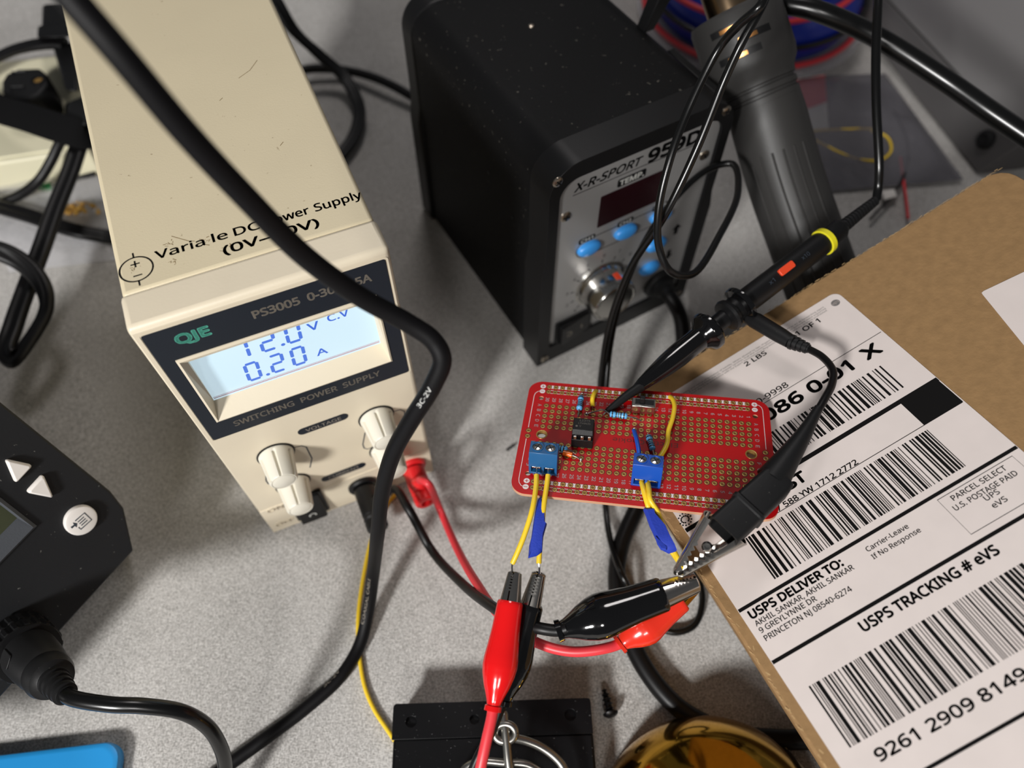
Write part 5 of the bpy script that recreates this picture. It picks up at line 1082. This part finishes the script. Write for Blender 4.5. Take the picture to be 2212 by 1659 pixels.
# ------------------------------------------------------------------ things at the upper right
A_, B_ = at(2110, 374, .5), at(1885, 92, .5); C_, D_ = at(2206, 312, 26), at(1928, 16, 26)
t = thing('instrument_case', 'grey metal instrument case standing at the upper right with a round rubber foot', 'instrument case', Matrix.Translation(A_))
abd = (B_ - A_); B2 = A_ + abd * 1.4; D2 = C_ + (D_ - C_) * 1.4
nrm = abd.cross(C_ - A_).normalized(); nrm = nrm if nrm.dot(CAMP - A_) > 0 else -nrm
bm = new(); b_rings(bm, [[A_, C_, D2, B2], [p - nrm * 30 for p in (A_ , C_, D2, B2)]]); obj('lower_panel', bm, 'case_dark', t, world=True, bevel=1.2)
side = (D_ - C_).normalized(); fup = (V((0, 0, 1)) * 1.0 + V((nrm.x, nrm.y, 0)) * -.10).normalized()
bm = new(); off = -nrm * 3; b_rings(bm, [[C_ + off, D2 + off, D2 + off + fup * 190, C_ + off + fup * 190], [p - V((nrm.x, nrm.y, 0)).normalized() * 60 for p in (C_ + off, D2 + off, D2 + off + fup * 190, C_ + off + fup * 190)]]); obj('face_panel', bm, 'case_grey', t, world=True, bevel=1.5)
ft = onp(2131, 302, A_, nrm); bm = new(); b_lathe(bm, [(6.2, -.5), (6.2, 1.0), (5.2, 3.0), (3.0, 3.6), (2.6, 2.6), (.01, 2.4)], axisM(ft, nrm), 28); obj('rubber_foot', bm, 'black_rubber', t, world=True)
film_bag('antistatic_bag', [(1700, 420), (2082, 388), (1912, 160), (1690, 165)], 'antistatic', 'grey antistatic bag lying beside the hot air gun', 7, 6, 1.6)
zz = 4
cable('yellow_wire', [at(x, y, zz + 2) for x, y in ((1900, 278), (1850, 279), (1745, 288), (1790, 318), (1850, 343), (1900, 346), (1925, 325), (1915, 295), (1880, 282))], 0.85, 'wire_yellow', 'coiled yellow wire inside the grey antistatic bag', 'wire')
cable('black_lead', [at(x, y, 4) for x, y in ((1930, 240), (1955, 290), (1962, 340), (1950, 385), (1925, 425), (1900, 452), (1880, 474))], 0.85, 'cable_black', 'thin black lead trailing out of the antistatic bag', 'wire')
cable('red_lead', [at(x, y, 3) for x, y in ((1945, 340), (1950, 380), (1956, 420), (1962, 472))], 0.85, 'wire_red', 'thin red lead trailing out of the antistatic bag', 'wire')
bm = new(); b_rings(bm, [[at(x, y, z) for x, y in ((1905, 412), (1932, 408), (1938, 424), (1910, 432))] for z in (1, 5)]); tag(obj('wire_connector', bm, 'key_white', bevel=.4), 'small white connector beside the cardboard box corner', 'connector')
bm = new(); b_rings(bm, [[at(x, y, z) for x, y in ((1712, 290), (1790, 280), (1782, 160), (1716, 170))] for z in (2.0, 2.5)]); t = obj('printed_card', bm, 'print_white', bevel=.1); tag(t, 'red and white printed card inside the grey antistatic bag', 'card'); FR[t.name] = Matrix.Translation(t.location / S)
bm = new(); b_rings(bm, [[at(x, y, z) for x, y in ((1714, 246), (1786, 220), (1782, 162), (1717, 172))] for z in (2.51, 2.6)]); obj('card_print', bm, 'wire_red', t, world=True, label='red printed half')
sc = at(1625, 150, 0) + V((9, 70, 0))
t = thing('wire_spool', 'cobalt blue plastic spool lying behind the hot air gun', 'spool', Matrix.Translation(sc))
Ms = Matrix.Translation((sc.x, sc.y, 0))
bm = new(); b_lathe(bm, [(84, .3), (86, 1.5), (86, 4), (84, 5)], Ms, 64); obj('flange', bm, 'clear_film', t, world=True)
bm = new(); b_lathe(bm, [(70, 4.5), (74, 8), (77, 16), (77, 26), (72, 38), (60, 46), (30, 50), (14, 50), (14, 40)], Ms, 64); obj('hub', bm, 'blue_plastic', t, world=True)
def arcpts(r0, r1, a0, a1, z0, z1, n=26, wob=0.0, seed=0):
    rnd = random.Random(seed); ph1 = rnd.uniform(0, 6)
    return [V((sc.x + (r0 + (r1 - r0) * k / n + wob * math.sin(5 * k / n + ph1)) * math.cos(a0 + (a1 - a0) * k / n), sc.y + (r0 + (r1 - r0) * k / n + wob * math.sin(5 * k / n + ph1)) * math.sin(a0 + (a1 - a0) * k / n), z0 + (z1 - z0) * k / n)) for k in range(n + 1)]
cable('red_wire', arcpts(80.5, 81.5, R(150), R(400), 8, 10, 30, 1.0, 1) + arcpts(79, 74, R(50), R(330), 30, 42, 36, 3, 2) + arcpts(66, 40, R(-20), R(-150), 50, 54, 14, 3, 5), 2.0, 'wire_red', 'red wire wound around the blue spool', 'wire', n=3)
cable('black_wire', arcpts(80.5, 80, R(190), R(420), 24, 22, 30, 1.0, 3) + arcpts(76, 60, R(60), R(-160), 40, 55, 24, 3, 4), 2.0, 'cable_shiny', 'black wire wound around the blue spool beside the red one', 'wire', n=3)
